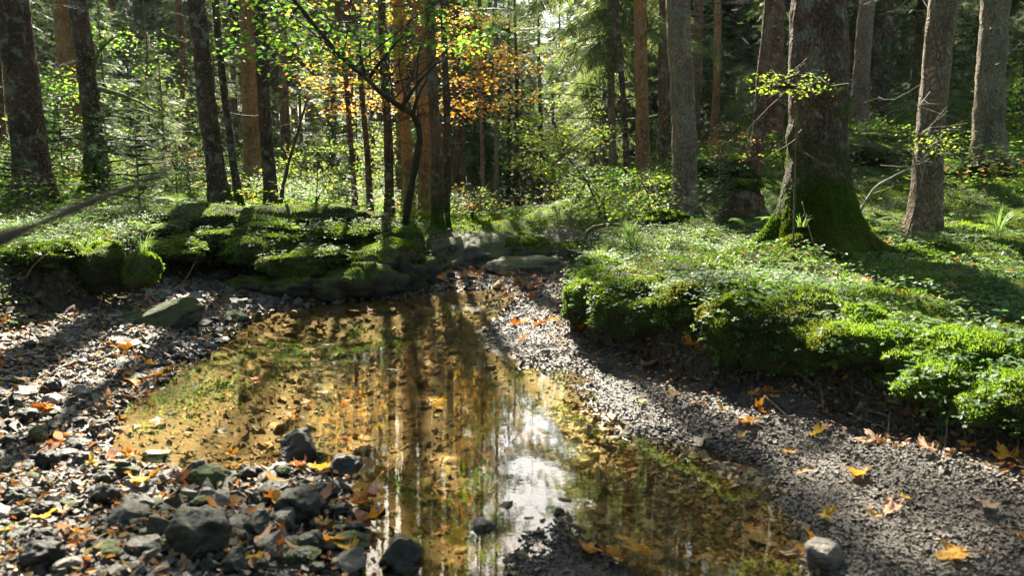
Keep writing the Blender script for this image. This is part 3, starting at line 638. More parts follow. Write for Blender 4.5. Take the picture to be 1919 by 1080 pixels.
for k in range(200):
    d = r.uniform(17, 34); azd = r.uniform(-19, 14); x = math.tan(rad(azd))*d
    if -2.2 < azd < 5.2 or not place_free(x, d, .9): continue
    used.append((x, d, .8)); copy_tree(slim, (x, d, H1(x, d)), r.uniform(0, 6), r.uniform(.7, 1.35), 'slim bare stem among the far trunks beyond the pool', 'tree', 'slim bare stems beyond the pool', r.uniform(.9, 1.1)); n_bg += 1
    if n_bg > 245: break
n_y = 0; tries = 0
while n_y < 150 and tries < 6000:
    tries += 1
    d = 13 + 38*r.random()**1.1; az = rad(r.uniform(-36, 37)); x = math.tan(az)*d; azd = math.degrees(az)
    if d < 17 and not (azd < -20 or azd > 12): continue
    if -1 < azd < 5 and d < 24: continue
    if not place_free(x, d, 1.2): continue
    used.append((x, d, 1.2)); n_y += 1; k = int(r.random() < .55)
    s = r.uniform(.5, 1.25) if d > 17 else r.uniform(.35, .7)
    if -1 < azd < 5: s = min((CAMZ + d*math.tan(rad(13.5)))/4.4, 1.9)*r.uniform(.75, 1)
    copy_tree(ylow[k], (x, d, H1(x, d)), r.uniform(0, 6), s, ['dark bushy young spruce among the trunks', 'pale sunlit young spruce among the trunks'][k], 'young tree', ['dark young spruces', 'pale young spruces'][k])
for o in protos + ylow + [slim]:
    for ch in list(o.children): bpy.data.objects.remove(ch)
    bpy.data.objects.remove(o)

# ------------------------------------------------------------------ sampling the ground by surface area
e1 = np.stack([GX[:-1,1:]-GX[:-1,:-1], np.zeros((ny-1,nx-1)), GZ[:-1,1:]-GZ[:-1,:-1]], -1)
e2 = np.stack([np.zeros((ny-1,nx-1)), GY[1:,:-1]-GY[:-1,:-1], GZ[1:,:-1]-GZ[:-1,:-1]], -1)
CN = np.cross(e1, e2); CA = np.linalg.norm(CN, axis=-1); CN /= CA[..., None]
CX, CY, CZ = GX[:-1,:-1], GY[:-1,:-1], GZ[:-1,:-1]; CD = np.hypot(CX, CY)
VIEW = (CY > 1.0) & (np.abs(CX) < .74*CY + .8)
def sample(n, weight, seed):
    r = np.random.default_rng(seed); w_ = (np.where(VIEW, weight, 0)*CA).ravel(); w_ = w_/w_.sum()
    k = r.choice(w_.size, n, p=w_); i, j = k//(nx-1), k % (nx-1); a, b = r.random(n), r.random(n)
    P = np.stack([CX[i,j] + a*e1[i,j,0], CY[i,j] + b*e2[i,j,1], CZ[i,j] + a*e1[i,j,2] + b*e2[i,j,2]], -1)
    return P, CN[i,j], np.hypot(P[:,0], P[:,1])
MS = mossm[:-1,:-1]; DFc = DF[:-1,:-1]; DWc = DW[:-1,:-1]
def blades(P, N, L, Wd, seed, spread=.55):
    r = np.random.default_rng(seed); n = len(P); d = N*.55 + np.array([0,0,.6]) + r.normal(0, spread, (n,3)); d /= np.linalg.norm(d, axis=1)[:,None]
    s = np.cross(d, r.normal(0,1,(n,3))); s /= np.linalg.norm(s, axis=1)[:,None]
    L = L[:,None]; Wd = Wd[:,None]
    V = np.stack([P - s*Wd*.5 - N*.004, P + s*Wd*.5 - N*.004, P + d*L*.6 + s*Wd*.45, P + d*L, P + d*L*.55 - s*Wd*.5], 1).reshape(-1,3)
    return V, np.arange(n)[:,None]*5 + np.array([[0,1,2,3,4]])
near = 1/np.clip(CD, 3, 60)**1.7
lum = .55 + .45*np.clip(gxn[:-1,:-1]*1.5+.5, 0, 1)
P, N_, d = sample(520000, np.clip(MS, 0, 1)**1.3*near*(CD < 26)*lum, 1)
r = np.random.default_rng(2); big_ = np.clip(n2(P[:,0], P[:,1], 4, 33, 2)+.7, .35, 1.6)
stuff('moss', mk_mesh('moss', *blades(P, N_, (.010+.0017*d)*r.uniform(.6,1.5,len(P))*big_, .0020+.0009*d, 3), M['moss'], smooth=False), 'soft green moss carpet over both banks', 'moss')
# small three-leaved herbs
for (b_, m_, n_, zm, sd_, bl, wd_) in MOSSY_TRUNKS: moss_on(b_, m_, n_, zm, sd_, bl, wd_, up=-.2 if zm > 1 else -2)
def trifoliate():
    V = []; F = []
    for a in (0, 2.09, 4.19):
        c, s_ = math.cos(a), math.sin(a); k = len(V)
        for x, y, z in [(.05,0,0),(.6,-.45,.02),(1.0,-.3,-.12),(.85,0,-.05),(1.0,.3,-.12),(.6,.45,.02)]: V.append((x*c-y*s_, x*s_+y*c, z))
        F += [[k,k+1,k+2,k+3],[k,k+3,k+4,k+5]]
    return np.array(V), np.array(F)
TRI = trifoliate()
patch = np.clip(n2(CX, CY, 1.3, 41, 3)*2.2 + .35, 0, 1)
P, N_, d = sample(26000, np.clip(MS, 0, 1)**2*near*patch*(DFc > .1)*(CD < 18), 4); n = len(P)
P[:,2] += r.uniform(.01, .06, n); P += N_*.02; az = r.uniform(0, 6.28, n); up = N_*.5 + r.normal(0, .28, (n,3)); up[:,2] += .8
V, F = scatter(*TRI, frames(np.stack([np.cos(az), np.sin(az), az*0], -1), up), (.011+.0012*d)*r.uniform(.6,1.4,n), P)
stuff('wood_sorrel', mk_mesh('wood_sorrel', V, F, M['herb'], smooth=False), 'tiny three lobed herb leaves carpeting the moss', 'herbs')
# broader herb leaves spilling over the banks
A = Acc()
P, N_, d = sample(10000, (DFc > .02)*(DFc < 2.2)*near*np.clip(n2(CX, CY, 1.7, 47, 2)*2+.3, 0, 1)*(CD < 13), 6); n = len(P)
P += N_*r.uniform(.02,.09,n)[:,None]; V, F = leaves_at(P, .036, seed=8, tilt=.45, tpl=LEAF); A.add(V, F)
stuff('herbs', A.mesh('herbs', M['herb'], False), 'broad green herb leaves along the bank edges', 'herbs')
# undergrowth farther in
def clumps(n, per, seed, wgt, mat, name, lab, size, hgt):
    r = np.random.default_rng(seed); P, N_, d = sample(n, wgt, seed); P = np.repeat(P, per, 0); dd = np.repeat(d, per)
    q = r.random(len(P)); q = np.floor(q*4)/4 + r.normal(0, .025, len(P)); P[:,:2] += r.normal(0, 1, (len(P),2))*(.10+.012*dd)[:,None]; P[:,2] += .03 + q*(hgt*.35 + hgt*.03*dd)
    V, F = leaves_at(P, size, seed=seed, tilt=.3); A = Acc(); A.add(V, F); o = A.mesh(name, M[mat], False); stuff(name, o, lab, 'undergrowth')
farw = sstep(9.2, 12.5, CD + .8*(CX > 1))*(CD < 42)*MS/np.clip(CD, 8, 50)**1.3*np.clip(n2(CX, CY, .5, 51, 2)*2+.5, 0.05, 1)
corr = 1 - .85*((np.abs(CX-.02*CY) < .05*CY+.4) & (CY < 30))
clumps(1500, 64, 52, farw*corr, 'green', 'undergrowth', 'leafy green undergrowth between the trunks', .066, .65)
clumps(700, 60, 53, farw*corr, 'ygreen', 'undergrowth', 'yellow green low bushes between the trunks', .062, .75)
clumps(260, 26, 57, (DFc > .25)*(CD > 7.5)*(CD < 10.5)*(CX < -.8)*MS, 'herb', 'low_herbs', 'low leafy herbs over the far mossy bank', .036, .10)
clumps(230, 22, 58, (DFc > .25)*(DFc < 2.5)*(CD > 3)*(CD < 8)*(CX > .3)*MS/np.clip(CD, 3, 9), 'herb', 'low_herbs', 'low leafy herbs over the near mossy bank', .030, .06)
clumps(160, 30, 54, farw*corr*(CD > 10), 'orange', 'undergrowth', 'scattered rusty orange low leaves between the trunks', .06, .5)

# ------------------------------------------------------------------ gravel and pebbles
CUBE = np.array([[-1,-1,-1],[1,-1,-1],[1,1,-1],[-1,1,-1],[-1,-1,1],[1,-1,1],[1,1,1],[-1,1,1]], float)*.6
CF = np.array([[0,3,2,1],[4,5,6,7],[0,1,5,4],[1,2,6,5],[2,3,7,6],[3,0,4,7]])
def pebbles(name, n, wgt, size, mat, seed, lab, lift=.2, kinds=8, smooth=False):
    r = np.random.default_rng(seed); P, N_, d = sample(n, wgt, seed); A = Acc(); k_ = r.integers(0, kinds, n)
    for k in range(kinds):
        T_ = CUBE + r.normal(0, .24, CUBE.shape); TF_ = CF
        if smooth: T_ = ICO[2][0]*(1+.35*fbm(ICO[2][0], 1.2, seed+k, 2))[:,None]; TF_ = ICO[2][1]
        T_ = T_*np.array([1.15, .85, .6 if not smooth else .3]); q = k_ == k; m = q.sum()
        a = r.normal(0, 1, (m,3)); up = N_[q]*1.2 + r.normal(0, .35, (m,3)); S = size(d[q], r)*np.clip(r.lognormal(0, .5, m), .35, 3.6)*(1 + .45*np.clip(n2(P[q][:,0], P[q][:,1], 2.2, 77, 2), -.8, 1.2))
        A.add(*scatter(T_, TF_, frames(a, up), S, P[q] + N_[q]*(S*lift)[:,None]))
    stuff(name, A.mesh(name, M[mat], smooth), lab, 'pebbles')
bar = (DFc < -.02)*(DWc < .03)*(CX > -.9)*(CD < 9)/np.clip(CD, 2.2, 60)**1.8
pebbles('gravel', 150000, bar, lambda d, r: .0022 + .00052*d, 'pebble', 61, 'dark glinting gravel of the bar beside the pool')
shore = (DFc < -.02)*(DWc < .05)*(CX <= -.3)*(CD < 9)/np.clip(CD, 2.2, 60)**1.4
pebbles('shingle', 26000, shore, lambda d, r: .006 + .0016*d, 'shingle', 62, 'grey shingle of small stones on the rocky shore')
bedw = (DWc > -.02)*(DFc < -.03)/np.clip(CD, 2.2, 60)**1.3*(.10+.9*(CX > .15)*(CY < 4.2))
pebbles('bed_pebbles', 15000, bedw, lambda d, r: .005 + .0011*d, 'bedstone', 63, 'silt coated pebbles lying on the pool bed', .1)
pebbles('silt_flakes', 320, (DWc > .05)*(DFc < -.03)*(DWc > .22)*(CX < .2)/np.clip(CD, 2.5, 60), lambda d, r: .014 + .003*d, 'bedstone', 64, 'flat silted stones on the golden pool bed', 0, smooth=True)

M['clod'] = rock_mat('soil_clod', (.018,.012,.009), (.085,.06,.042), 0, .15)
pebbles('soil_crumbs', 14000, (DFc > -.10)*(DFc < .22)*(CD < 10)/np.clip(CD, 2.2, 60)**1.2, lambda d, r: .006 + .0014*d, 'clod', 65, 'crumbly dark soil fallen from the bank faces', .3)
P, N_, d = sample(2600, (DFc > -.28)*(DFc < .15)*(CD < 9)/np.clip(CD, 2.2, 60)**1.2, 66)
A = Acc(); A.add(*leaves_at(P + N_*.02, .03, seed=67, tilt=.7, tpl=LEAF)); stuff('bank_litter', A.mesh('bank_litter', M['litter'], False), 'torn brown leaf bits at the foot of the banks', 'litter')
P, N_, d = sample(2600, (DFc < .0)*(DWc < .06)*(CX < -.3)*(CD < 8)/np.clip(CD, 2.2, 60)**1.2, 68)
A = Acc(); A.add(*leaves_at(P + N_*.025, .032, seed=69, tilt=.7, tpl=LEAF)); stuff('shore_litter', A.mesh('shore_litter', M['litter'], False), 'torn leaf bits between the stones of the shore', 'litter')
# ------------------------------------------------------------------ rocks
def rock_mesh(seed, sub=3, chops=9, nz=.10, flat=.65, mat='rock', smooth=False):
    r = np.random.default_rng(seed); V, F = ICO[sub]; V = V.copy()
    for k in range(chops):
        n_ = r.normal(0, 1, 3); n_ /= np.linalg.norm(n_); dd = r.uniform(.5, .85); q = V@n_ - dd
        V = V - np.clip(q, 0, None)[:,None]*n_
    V = V + V*(nz*fbm(V, 1.8, seed, 3))[:,None]
    return mk_mesh('rock', V*np.array([1, .8, flat]), F, M[mat], smooth=smooth)
def fuzzy(seed, mat, fl):
    me = rock_mesh(seed, 5, 7, .15, fl, mat, True); V = np.array([v.co[:] for v in me.vertices]); V *= (1 + .04*fbm(V, 6, seed, 4))[:,None]; me.vertices.foreach_set('co', V.astype(np.float32).ravel()); me.update(); return me
ROCKS = {'g': [rock_mesh(100+k, 4, 12, .12, .6) for k in range(7)], 'd': [fuzzy(120+k, 'darkrock', .7) for k in range(5)],
         'm': [fuzzy(130+k, 'mossrock', .6) for k in range(4)], 'b': [rock_mesh(140+k, 2, 10, .08, .45, 'bedstone') for k in range(3)]}
def put_rock(px, py, wpx, kind, lab, group=None, flat=1.0, rz=None, sink=.35, wid=None, name='stone'):
    g = on_ground(px, py); z = H1(g[0], g[1]); d = math.hypot(g[1], CAMZ-z); s = wpx/FPX*d/2
    me = ROCKS[kind][random.randrange(len(ROCKS[kind]))]
    o = thing(name, lab, 'stone', (g[0], g[1], z + s*.55*flat*(1-sink)), group, me)
    o.rotation_euler = (random.uniform(-.2,.2), random.uniform(-.2,.2), rz if rz is not None else random.uniform(0, 6.28)); o.scale = (s, s*(wid or 1), s*flat); return o
for a in [(245,985,100,'g','broad slanting grey stone with cracks at the lower shore',1.1),(372,1035,150,'d','largest rounded black stone furred with algae at the lower shore',1.1),
          (566,850,105,'d','rounded dark mossy stone rising from the pool edge behind bright leaves',1.2),(688,836,72,'d','small black stone at the end of the row jutting into the pool',1.1),
          (645,885,90,'d','low black stone between the two stones jutting into the pool',.8),(752,1050,110,'d','round black stone at the very bottom beside the sky reflection',1.2),
          (560,975,125,'d','wide black stone in the middle of the dark stone heap',1.0),(395,912,85,'m','mossy dark stone behind the smaller pale topped stone',1.0),
          (390,945,70,'g','angular stone with a pale sunlit top on the lower shore',.9),(312,905,60,'g','bright pale stone catching sun next to the yellow leaf',.8),
          (655,1030,55,'g','smooth grey stone between the black stones near the bottom',1.1),(905,985,85,'g','stone in the shallows rimmed with glinting water',.9),(1047,966,34,'d','small round dark stone standing in the sky reflection',1.0),
          (1205,845,18,'d','tiny black stone at the lip of the gravel bar',1.0),(1232,855,14,'g','tiny glinting pebble stone at the lip of the gravel bar',1.0),
          (1548,1062,98,'g','pale pitted boulder at the bottom edge of the gravel bar',1.3),(1405,940,34,'d','flat black stone half under water by the green weed',.6),
          (158,745,48,'g','upright angular grey stone on the rocky shore',1.2),(115,732,46,'g','rounded grey stone beside the upright angular one',.9),(245,652,66,'g','flat light stone below the long mossy rock ledge',.5),
          (172,632,36,'g','small blocky tan stone below the fallen branch',.9),(120,960,60,'g','pale flat shard of rock on the lower shore',.5),(85,1010,75,'g','pale brown slab of rock near the bottom corner',.5),
          (200,1045,90,'m','moss speckled flat rock near the bottom corner',.6),(480,1000,80,'g','slanting pale slab among the black stones',.6),(700,960,60,'d','black wet stone under the two orange leaves',.8),
          (610,930,60,'d','little black stone behind the wide black one',.8),(290,850,60,'m','mossy stone with an orange leaf on it at the water edge',.8),(230,890,70,'m','flat mossy stone with green rim at the water edge',.5),
          (440,600,60,'m','green topped stone at the end of the long mossy rock ledge',.8),(250,600,46,'m','small mossy stone at the foot of the fallen branch',.8),(560,1055,90,'m','greenish flat stone at the bottom beside the black heap',.6),
          (1430,1000,70,'b','large silted stone under the shallow clear water',.6),(1235,1025,62,'b','tan silted stone lying under water near the leaf pair',.6),(1310,985,44,'b','small tan stone under the shallow clear water',.7),(1360,1050,70,'b','flat silted stone at the bottom of the clear shallows',.5),
          (420,525,60,'d','dark wet stone in the shaded cove',.7),(480,520,50,'d','black stone at the foot of the shaded bank',.8),(400,497,40,'g','light grey pebble stone in the shaded cove',.7)]:
    put_rock(a[0], a[1], a[2]*.9, a[3], a[4], flat=a[5])
o = put_rock(318, 612, 150, 'm', 'long low mossy rock ledge between rocky shore and pool', flat=.75, rz=.25, wid=.5)
# loose stones of the shore, each one its own object
WORDS = {'g': ('angular grey stone', 'grey'), 'd': ('small black algae stone', 'black'), 'm': ('small moss topped stone', 'mossy')}
cnt = 0; tries = 0; r = np.random.default_rng(31)
SH = np.array([(0,640),(240,612),(420,640),(330,690),(235,742),(178,790),(165,850),(330,895),(420,885),(520,878),(600,890),(690,1000),(700,1085),(-10,1085)], float)
while cnt < 235 and tries < 5000:
    tries += 1; px = r.uniform(-10, 720); py = 640 + 440*r.random()
    if sdist(SH, np.array([px]), np.array([py]))[0] < 0: continue
    kind = r.choice(['g', 'd', 'm'], p=[.55, .39, .06] if px < 330 and py < 880 else [.3, .64, .06]); zone = 'among the sunlit shingle' if py < 780 else 'by the leaf strewn lower shore' if px < 330 else 'in the dark wet heap'
    put_rock(px, py, (12 + 22*(py-640)/440)*float(np.clip(r.lognormal(.25, .4), .6, 2.6)), kind, f'{WORDS[kind][0]} {zone}', f'{WORDS[kind][1]} stones {zone}', flat=r.uniform(.6, 1.2)); cnt += 1
for k in range(34):
    px, py = r.uniform(1190, 1500), r.uniform(880, 1075)
    if sdist(WATER, *[np.array([v]) for v in at_z(px, py, 0)[:2]])[0] < .05: continue
    put_rock(px, py, 14 + 22*r.random(), 'b', 'tan silted stone seen through the clear shallows', 'silted stones in the clear shallows', flat=.5)

# big mossy rocks and cushions: body + fur of moss
def mossy(px, py, d, wpx, hpx, lab, cat='boulder', name='mossy_boulder', mat='mossrock', deep=.8, seed=0, moss=9000, rz=0, blen=.014, low=-.2):
    p = at_depth(px, py, d); s = wpx/FPX*d/2; hz = hpx/FPX*d/2; r = np.random.default_rng(seed)
    V, F = ICO[4]; V = V.copy()
    for k in range(0 if mat in ('facerock', 'mossbody') else 5):
        n_ = r.normal(0, 1, 3); n_[2] = abs(n_[2])*.5; n_ /= np.linalg.norm(n_); q = V@n_ - r.uniform(.7, .9); V -= np.clip(q, 0, None)[:,None]*n_
    V += V*((.24 if mat not in ('facerock', 'mossbody') else .36)*fbm(V, 1.3, seed, 3) + (.06 if mat != 'facerock' else .12)*fbm(V, 5, seed, 3))[:,None]; V *= np.array([s, s*deep, hz*.9]); c, s_ = math.cos(rz), math.sin(rz)
    V[:,:2] = V[:,:2]@np.array([[c, s_], [-s_, c]])
    base = thing(name, lab, cat, (p[0], p[1], p[2]-hz*.6)); o = link('body', mk_mesh('body', V + np.array([0,0,hz*.6]), F, M[mat], smooth=True), base)
    if moss:
        a, b, c_ = V[F[:,0]], V[F[:,1]], V[F[:,2]]; cn = np.cross(b-a, c_-a); ar = np.linalg.norm(cn, axis=1); cn /= ar[:,None]+1e-12
        w_ = ar*np.clip((cn[:,2]-low)*2.5, 0, 1)*np.clip(.8+1.6*fbm(a/s, 1.5, seed+5, 2), .5 if name == 'moss_cushion' else .12, 1); k = r.choice(len(F), moss, p=w_/w_.sum()); u, v = r.random(moss), r.random(moss); f = u+v > 1; u[f], v[f] = 1-u[f], 1-v[f]
        Pm = a[k] + u[:,None]*(b[k]-a[k]) + v[:,None]*(c_[k]-a[k])
        VV, FF = blades(Pm + np.array([0,0,hz*.6]), cn[k], blen*r.uniform(.6,1.5,moss), np.full(moss, .003+.0006*d), seed)
        link('moss_cover', mk_mesh('moss_cover', VV, FF, M['moss'], smooth=False), base)
        if name == 'moss_cushion' and d < 9:
            nh_ = 200; q = r.choice(moss, nh_); az = r.uniform(0, 6.28, nh_); up = cn[k][q]*.6 + r.normal(0, .3, (nh_,3)); up[:,2] += .7
            Vh, Fh = scatter(*TRI, frames(np.stack([np.cos(az), np.sin(az), az*0], -1), up), r.uniform(.009,.030,nh_), Pm[q] + np.array([0,0,hz*.6]) + cn[k][q]*r.uniform(.01,.06,nh_)[:,None])
            link('herb_leaves', mk_mesh('herb_leaves', Vh, Fh, M['herb'], smooth=False), base)
    return base
mossy(192, 500, 6.7, 115, 105, 'rounded moss covered boulder on the bank above the rocky shore', mat='mossbody', low=-.6, seed=1)
mossy(268, 510, 6.5, 66, 72, 'small mossy lump with a tuft of grass beside the rounded boulder', mat='mossbody', low=-.6, seed=2, moss=5000)
mossy(60, 480, 6.3, 150, 60, 'grassy moss cushion at the far end of the bank', 'moss cushion', 'moss_cushion', 'mossbody', low=-.75, seed=3)
mossy(720, 478, 8.3, 150, 66, 'broad mossy rock with sunlit top over the dark bank face', seed=4, moss=9000)
mossy(762, 452, 8.8, 80, 50, 'small moss cushioned rock below the curved maple', seed=5, moss=4000)
for k, (px, py, d, w_, h_, lab) in enumerate([(590,415,9.3,230,80,'broad moss mound between the trunks of the shaded bank'),(340,425,8.9,200,90,'sunlit mossy swell of the bank beside the dark leaning trunk'),(545,498,7.85,120,56,'dark green moss cushion low on the shaded bank'),(470,470,8.2,110,60,'moss lump at the shaded cove end of the bank'),(610,480,8.0,90,40,'moss lump between the shaded cushion and the broad mossy rock'),(520,440,8.6,130,50,'moss hump before the straight dark trunk'),(640,440,8.6,120,44,'moss hump under the heap of sticks'),(400,450,8.4,120,60,'moss hump below the dark leaning trunk'),(330,470,7.9,90,50,'moss hump over the shaded cove')]):
    mossy(px, py, d, w_*1.2, h_*.85, lab, 'moss cushion', 'moss_cushion', 'mossbody', low=-.75, seed=80+k, moss=8000, blen=.016)
for k, (px, py, d, w_, h_, lab) in enumerate([(490,540,7.9,110,56,'dark rock at the shaded cove end of the bank'),(562,545,7.75,120,60,'low dark rock with a pale chip at the waterline'),(632,540,7.85,130,74,'widest dark rock of the bank face, a leaf stuck on it'),(700,535,7.95,110,80,'grey flecked dark rock below the broad mossy rock'),(745,520,8.2,90,90,'upright dark rock beside the narrow of the pool'),(600,515,8.1,150,60,'soil crusted rock above the waterline rocks'),(680,505,8.2,130,60,'soil crusted rock under the broad mossy rock')]):
    mossy(px, py, d, w_, h_, lab, 'rock', 'rock', 'facerock', deep=.7, seed=60+k, moss=2200, low=.15)
mossy(780, 512, 8.6, 90, 84, 'dark rock corner where the pool narrows', 'rock', 'rock', 'facerock', deep=.7, seed=8, moss=900, low=.4)
mossy(884, 442, 11.5, 56, 30, 'mossy stone right behind the buttress trunk', seed=9, moss=3000)
mossy(895, 478, 10.0, 190, 84, 'weathered limestone slab closing the head of the pool', 'rock', 'limestone_slab', 'slab', deep=1.0, seed=10, moss=0)
mossy(985, 470, 10.0, 140, 60, 'dark mossy hump on the limestone slab', seed=12, moss=6000, low=.35)
mossy(1000, 500, 9.4, 200, 50, 'low grey ledge in front of the limestone slab', 'rock', 'limestone_ledge', 'slab', deep=.7, seed=13, moss=0)
mossy(1068, 474, 10.1, 130, 44, 'yellow mossy root hump at the end of the limestone slab', seed=14, moss=4000, low=.2)
r_ = np.random.default_rng(808); ln = FOOT[18:29]; sg = np.linalg.norm(np.diff(ln, axis=0), axis=1); cs = np.concatenate([[0], np.cumsum(sg)]); u = .05; kk = 0
while u < cs[-1] - .05:
    x_, y_ = np.interp(u, cs, ln[:,0]), np.interp(u, cs, ln[:,1]); i = min(np.searchsorted(cs, u, side='right')-1, len(sg)-1); tg = (ln[i+1]-ln[i])/sg[i]; nn_ = np.array([-tg[1], tg[0]])
    if sdist(FOOT, np.array([x_ + .2*nn_[0]]), np.array([y_ + .2*nn_[1]]))[0] < 0: nn_ = -nn_
    off = r_.uniform(.10, .26); cx_, cy_ = x_ + nn_[0]*off, y_ + nn_[1]*off; rw = r_.uniform(.12, .30); rh = rw*r_.uniform(.65, .95); zz = H1(x_ + nn_[0]*.4, y_ + nn_[1]*.4) - rh*r_.uniform(.55, 1.0); dy = cy_
    py_ = 540 - FPX*math.tan(math.atan2(zz - CAMZ, dy) + PITCH); px_ = 959.5 + FPX*cx_/(dy*math.cos(PITCH) - (zz-CAMZ)*math.sin(PITCH))
    mossy(px_, py_, dy, 2*rw*FPX/dy, 2*rh*FPX/dy, 'small mossy lump in the long overhanging edge above the gravel', 'moss cushion', 'moss_cushion', 'mossbody', low=-.8, seed=900+kk, moss=int(10000), blen=.014, deep=.9)['group'] = 'mossy lumps of the bank edge'
    u += rw*r_.uniform(.9, 1.3); kk += 1
mossy(1405, 600, 4.35, 190, 110, 'bright mossy cushion bulging over the gravel bar', 'moss cushion', 'moss_cushion', 'mossbody', low=-.75, seed=15, moss=16000, blen=.015)
mossy(1215, 575, 5.1, 200, 120, 'leafy mossy bulge of bank where the gravel bar narrows', 'moss cushion', 'moss_cushion', 'mossbody', low=-.75, seed=16, moss=12000, blen=.015)
mossy(1130, 545, 5.9, 110, 120, 'grassy corner of bank hanging over the gravel', 'moss cushion', 'moss_cushion', 'mossbody', low=-.75, seed=17, moss=7000, blen=.016)
mossy(1600, 640, 3.95, 230, 130, 'mossy bank bulge overhanging the shaded gravel', 'moss cushion', 'moss_cushion', 'mossbody', low=-.75, seed=18, moss=16000, blen=.016)
mossy(1790, 690, 3.55, 260, 150, 'large mossy overhang with little white veined herbs', 'moss cushion', 'moss_cushion', 'mossbody', low=-.75, seed=19, moss=20000, blen=.016)
mossy(1950, 700, 3.4, 200, 150, 'mossy overhang cut off by the edge of the view', 'moss cushion', 'moss_cushion', 'mossbody', low=-.75, seed=20, moss=9000, blen=.016)
b_ = at_depth(1395, 408, 9.2); st = thing('tree_stump', 'rotten brown tree stump with a hood of moss', 'stump', b_)
th_ = np.arange(28)*2*PI/28; zs_ = np.linspace(-.15, .40, 12); rs_ = np.random.default_rng(5); top_ = .30 + .12*vnoise(np.stack([np.cos(th_)*1.6, np.sin(th_)*1.6, th_*0], -1), 1.0, 4)
Vs = np.array([[np.cos(a)*(.17 + .10*math.exp(-max(z,0)/.12)), np.sin(a)*(.17 + .10*math.exp(-max(z,0)/.12)), min(z, t_)] for z in zs_ for a, t_ in zip(th_, top_)]); Vs[:,:2] *= (1 + .18*fbm(Vs*np.array([1,1,.3]), 9, 6, 3))[:,None]
ii = np.arange(11)[:,None]; jj = np.arange(28)[None]; Fs = np.stack([ii*28+jj, ii*28+(jj+1)%28, (ii+1)*28+(jj+1)%28, (ii+1)*28+jj], -1).reshape(-1,4)
Vs = np.concatenate([Vs, [[0,0,.24]]]); set_col(link('trunk', mk_mesh('trunk', Vs, [Fs, np.array([[11*28+k, 11*28+(k+1)%28, len(Vs)-1] for k in range(28)])], M['bark']), st), (.12,.065,.035), .25)
V, F = ICO[3]; V = V*np.array([.19,.17,.07])*(1+.25*fbm(V, 1.8, 9, 3))[:,None] + np.array([-.02,0,.36]); hm = mk_mesh('moss_hood', V, F, M['mossbody']); link('moss_hood', hm, st)
a, b, c_ = V[F[:,0]], V[F[:,1]], V[F[:,2]]; cn = np.cross(b-a, c_-a); ar = np.linalg.norm(cn, axis=1); cn /= ar[:,None]; k = rs_.choice(len(F), 5000, p=ar/ar.sum()); link('moss_cover', mk_mesh('moss_cover', *blades(a[k]+(b-a)[k]*rs_.random((5000,1))*.5+(c_-a)[k]*rs_.random((5000,1))*.5, cn[k], .018*rs_.uniform(.6,1.5,5000), np.full(5000,.009), 4), M['moss'], smooth=False), st)
mossy(1355, 322, 11.6, 120, 56, 'mossy hummock crowned with rusty leaves', 'moss cushion', 'moss_cushion', 'mossbody', low=-.75, seed=22, moss=5000)
mossy(1630, 285, 12.4, 170, 90, 'large dark mossy mound under the forked trunk', 'moss cushion', 'moss_cushion', 'mossbody', low=-.75, seed=23, moss=9000)
mossy(1240, 412, 9.4, 90, 40, 'small mossy rise at the foot of the mottled grey trunk', 'moss cushion', 'moss_cushion', 'mossbody', low=-.75, seed=24, moss=5000)
hol = at_depth(1835, 318, 10.6) - TREES[-1]['p']; V, F = ICO[3]
mh, nh, oh = newmat('hollow_shade'); pb = nd(nh, 'ShaderNodeBsdfPrincipled', i_Roughness=1.0); pb.inputs['Base Color'].default_value = (.012,.009,.007,1); nh.links.new(pb.outputs[0], oh.inputs[0])
o = link('hollow', mk_mesh('hollow', V*np.array([.13,.10,.16])*(1+.15*vnoise(V, 2, 3))[:,None] + hol, F, mh), TREES[-1]['o'])  # solid near-black lump; the shade inside the hollow is its colour

# ------------------------------------------------------------------ leafy trees of the middle
def leafy(parent, path, tips, mat, size, per, spread, flat, r0, col, seed, tpl=LEAF2, br=26, name='foliage'):
    org = np.array(parent.location); path = np.asarray(path) - org if path is not None else None; tips = np.asarray(tips) - org; r = np.random.default_rng(seed)
    if path is not None and r0:
        fine = np.concatenate([path[:-1] + (path[1:]-path[:-1])*t for t in (0, .33, .66)]); fine = fine[np.argsort(np.tile(np.arange(len(path)-1), 3) + np.repeat([0,.33,.66], len(path)-1))]; fine = np.concatenate([fine, path[-1:]])
        V, F = tube(fine, np.linspace(r0, r0*.35, len(fine)), 9, rough=.5, seed=seed); A = Acc(); A.add(V, F); set_col(link('trunk', A.mesh('trunk', M['twig']), parent), col, .45)
    for k in range(br):
        e = tips[r.integers(len(tips))]; c = path[np.argmin(np.linalg.norm(path - e, axis=1) + .6*r.random(len(path)))]
        A = Acc(); pth = curve(c, e, bend=r.uniform(-.12,.12), wig=.12, m=10, drop=-.05); A.add(*tube(pth, np.linspace(.011, .003, 10), 5))
        for q in range(4):
            i = r.integers(3, 9); A.add(*tube(curve(pth[i], pth[i] + r.normal(0, .25, 3)*np.array([1,1,.5]), wig=.1, m=5), np.linspace(.004,.0015,5), 3))
        set_col(link('branch', A.mesh('branch', M['twig']), parent), col, .15)
    P = layered_points(r, tips, per, spread, flat); V, F = leaves_at(P, size, seed=seed, tilt=.5, tpl=tpl); A = Acc(); A.add(V, F)
    link(name, A.mesh(name, M[mat], False), parent)
def tips_px(n, fx, fy, fd, seed):
    r = np.random.default_rng(seed); return [at_depth(fx(r), fy(r), fd(r)) for _ in range(n)]
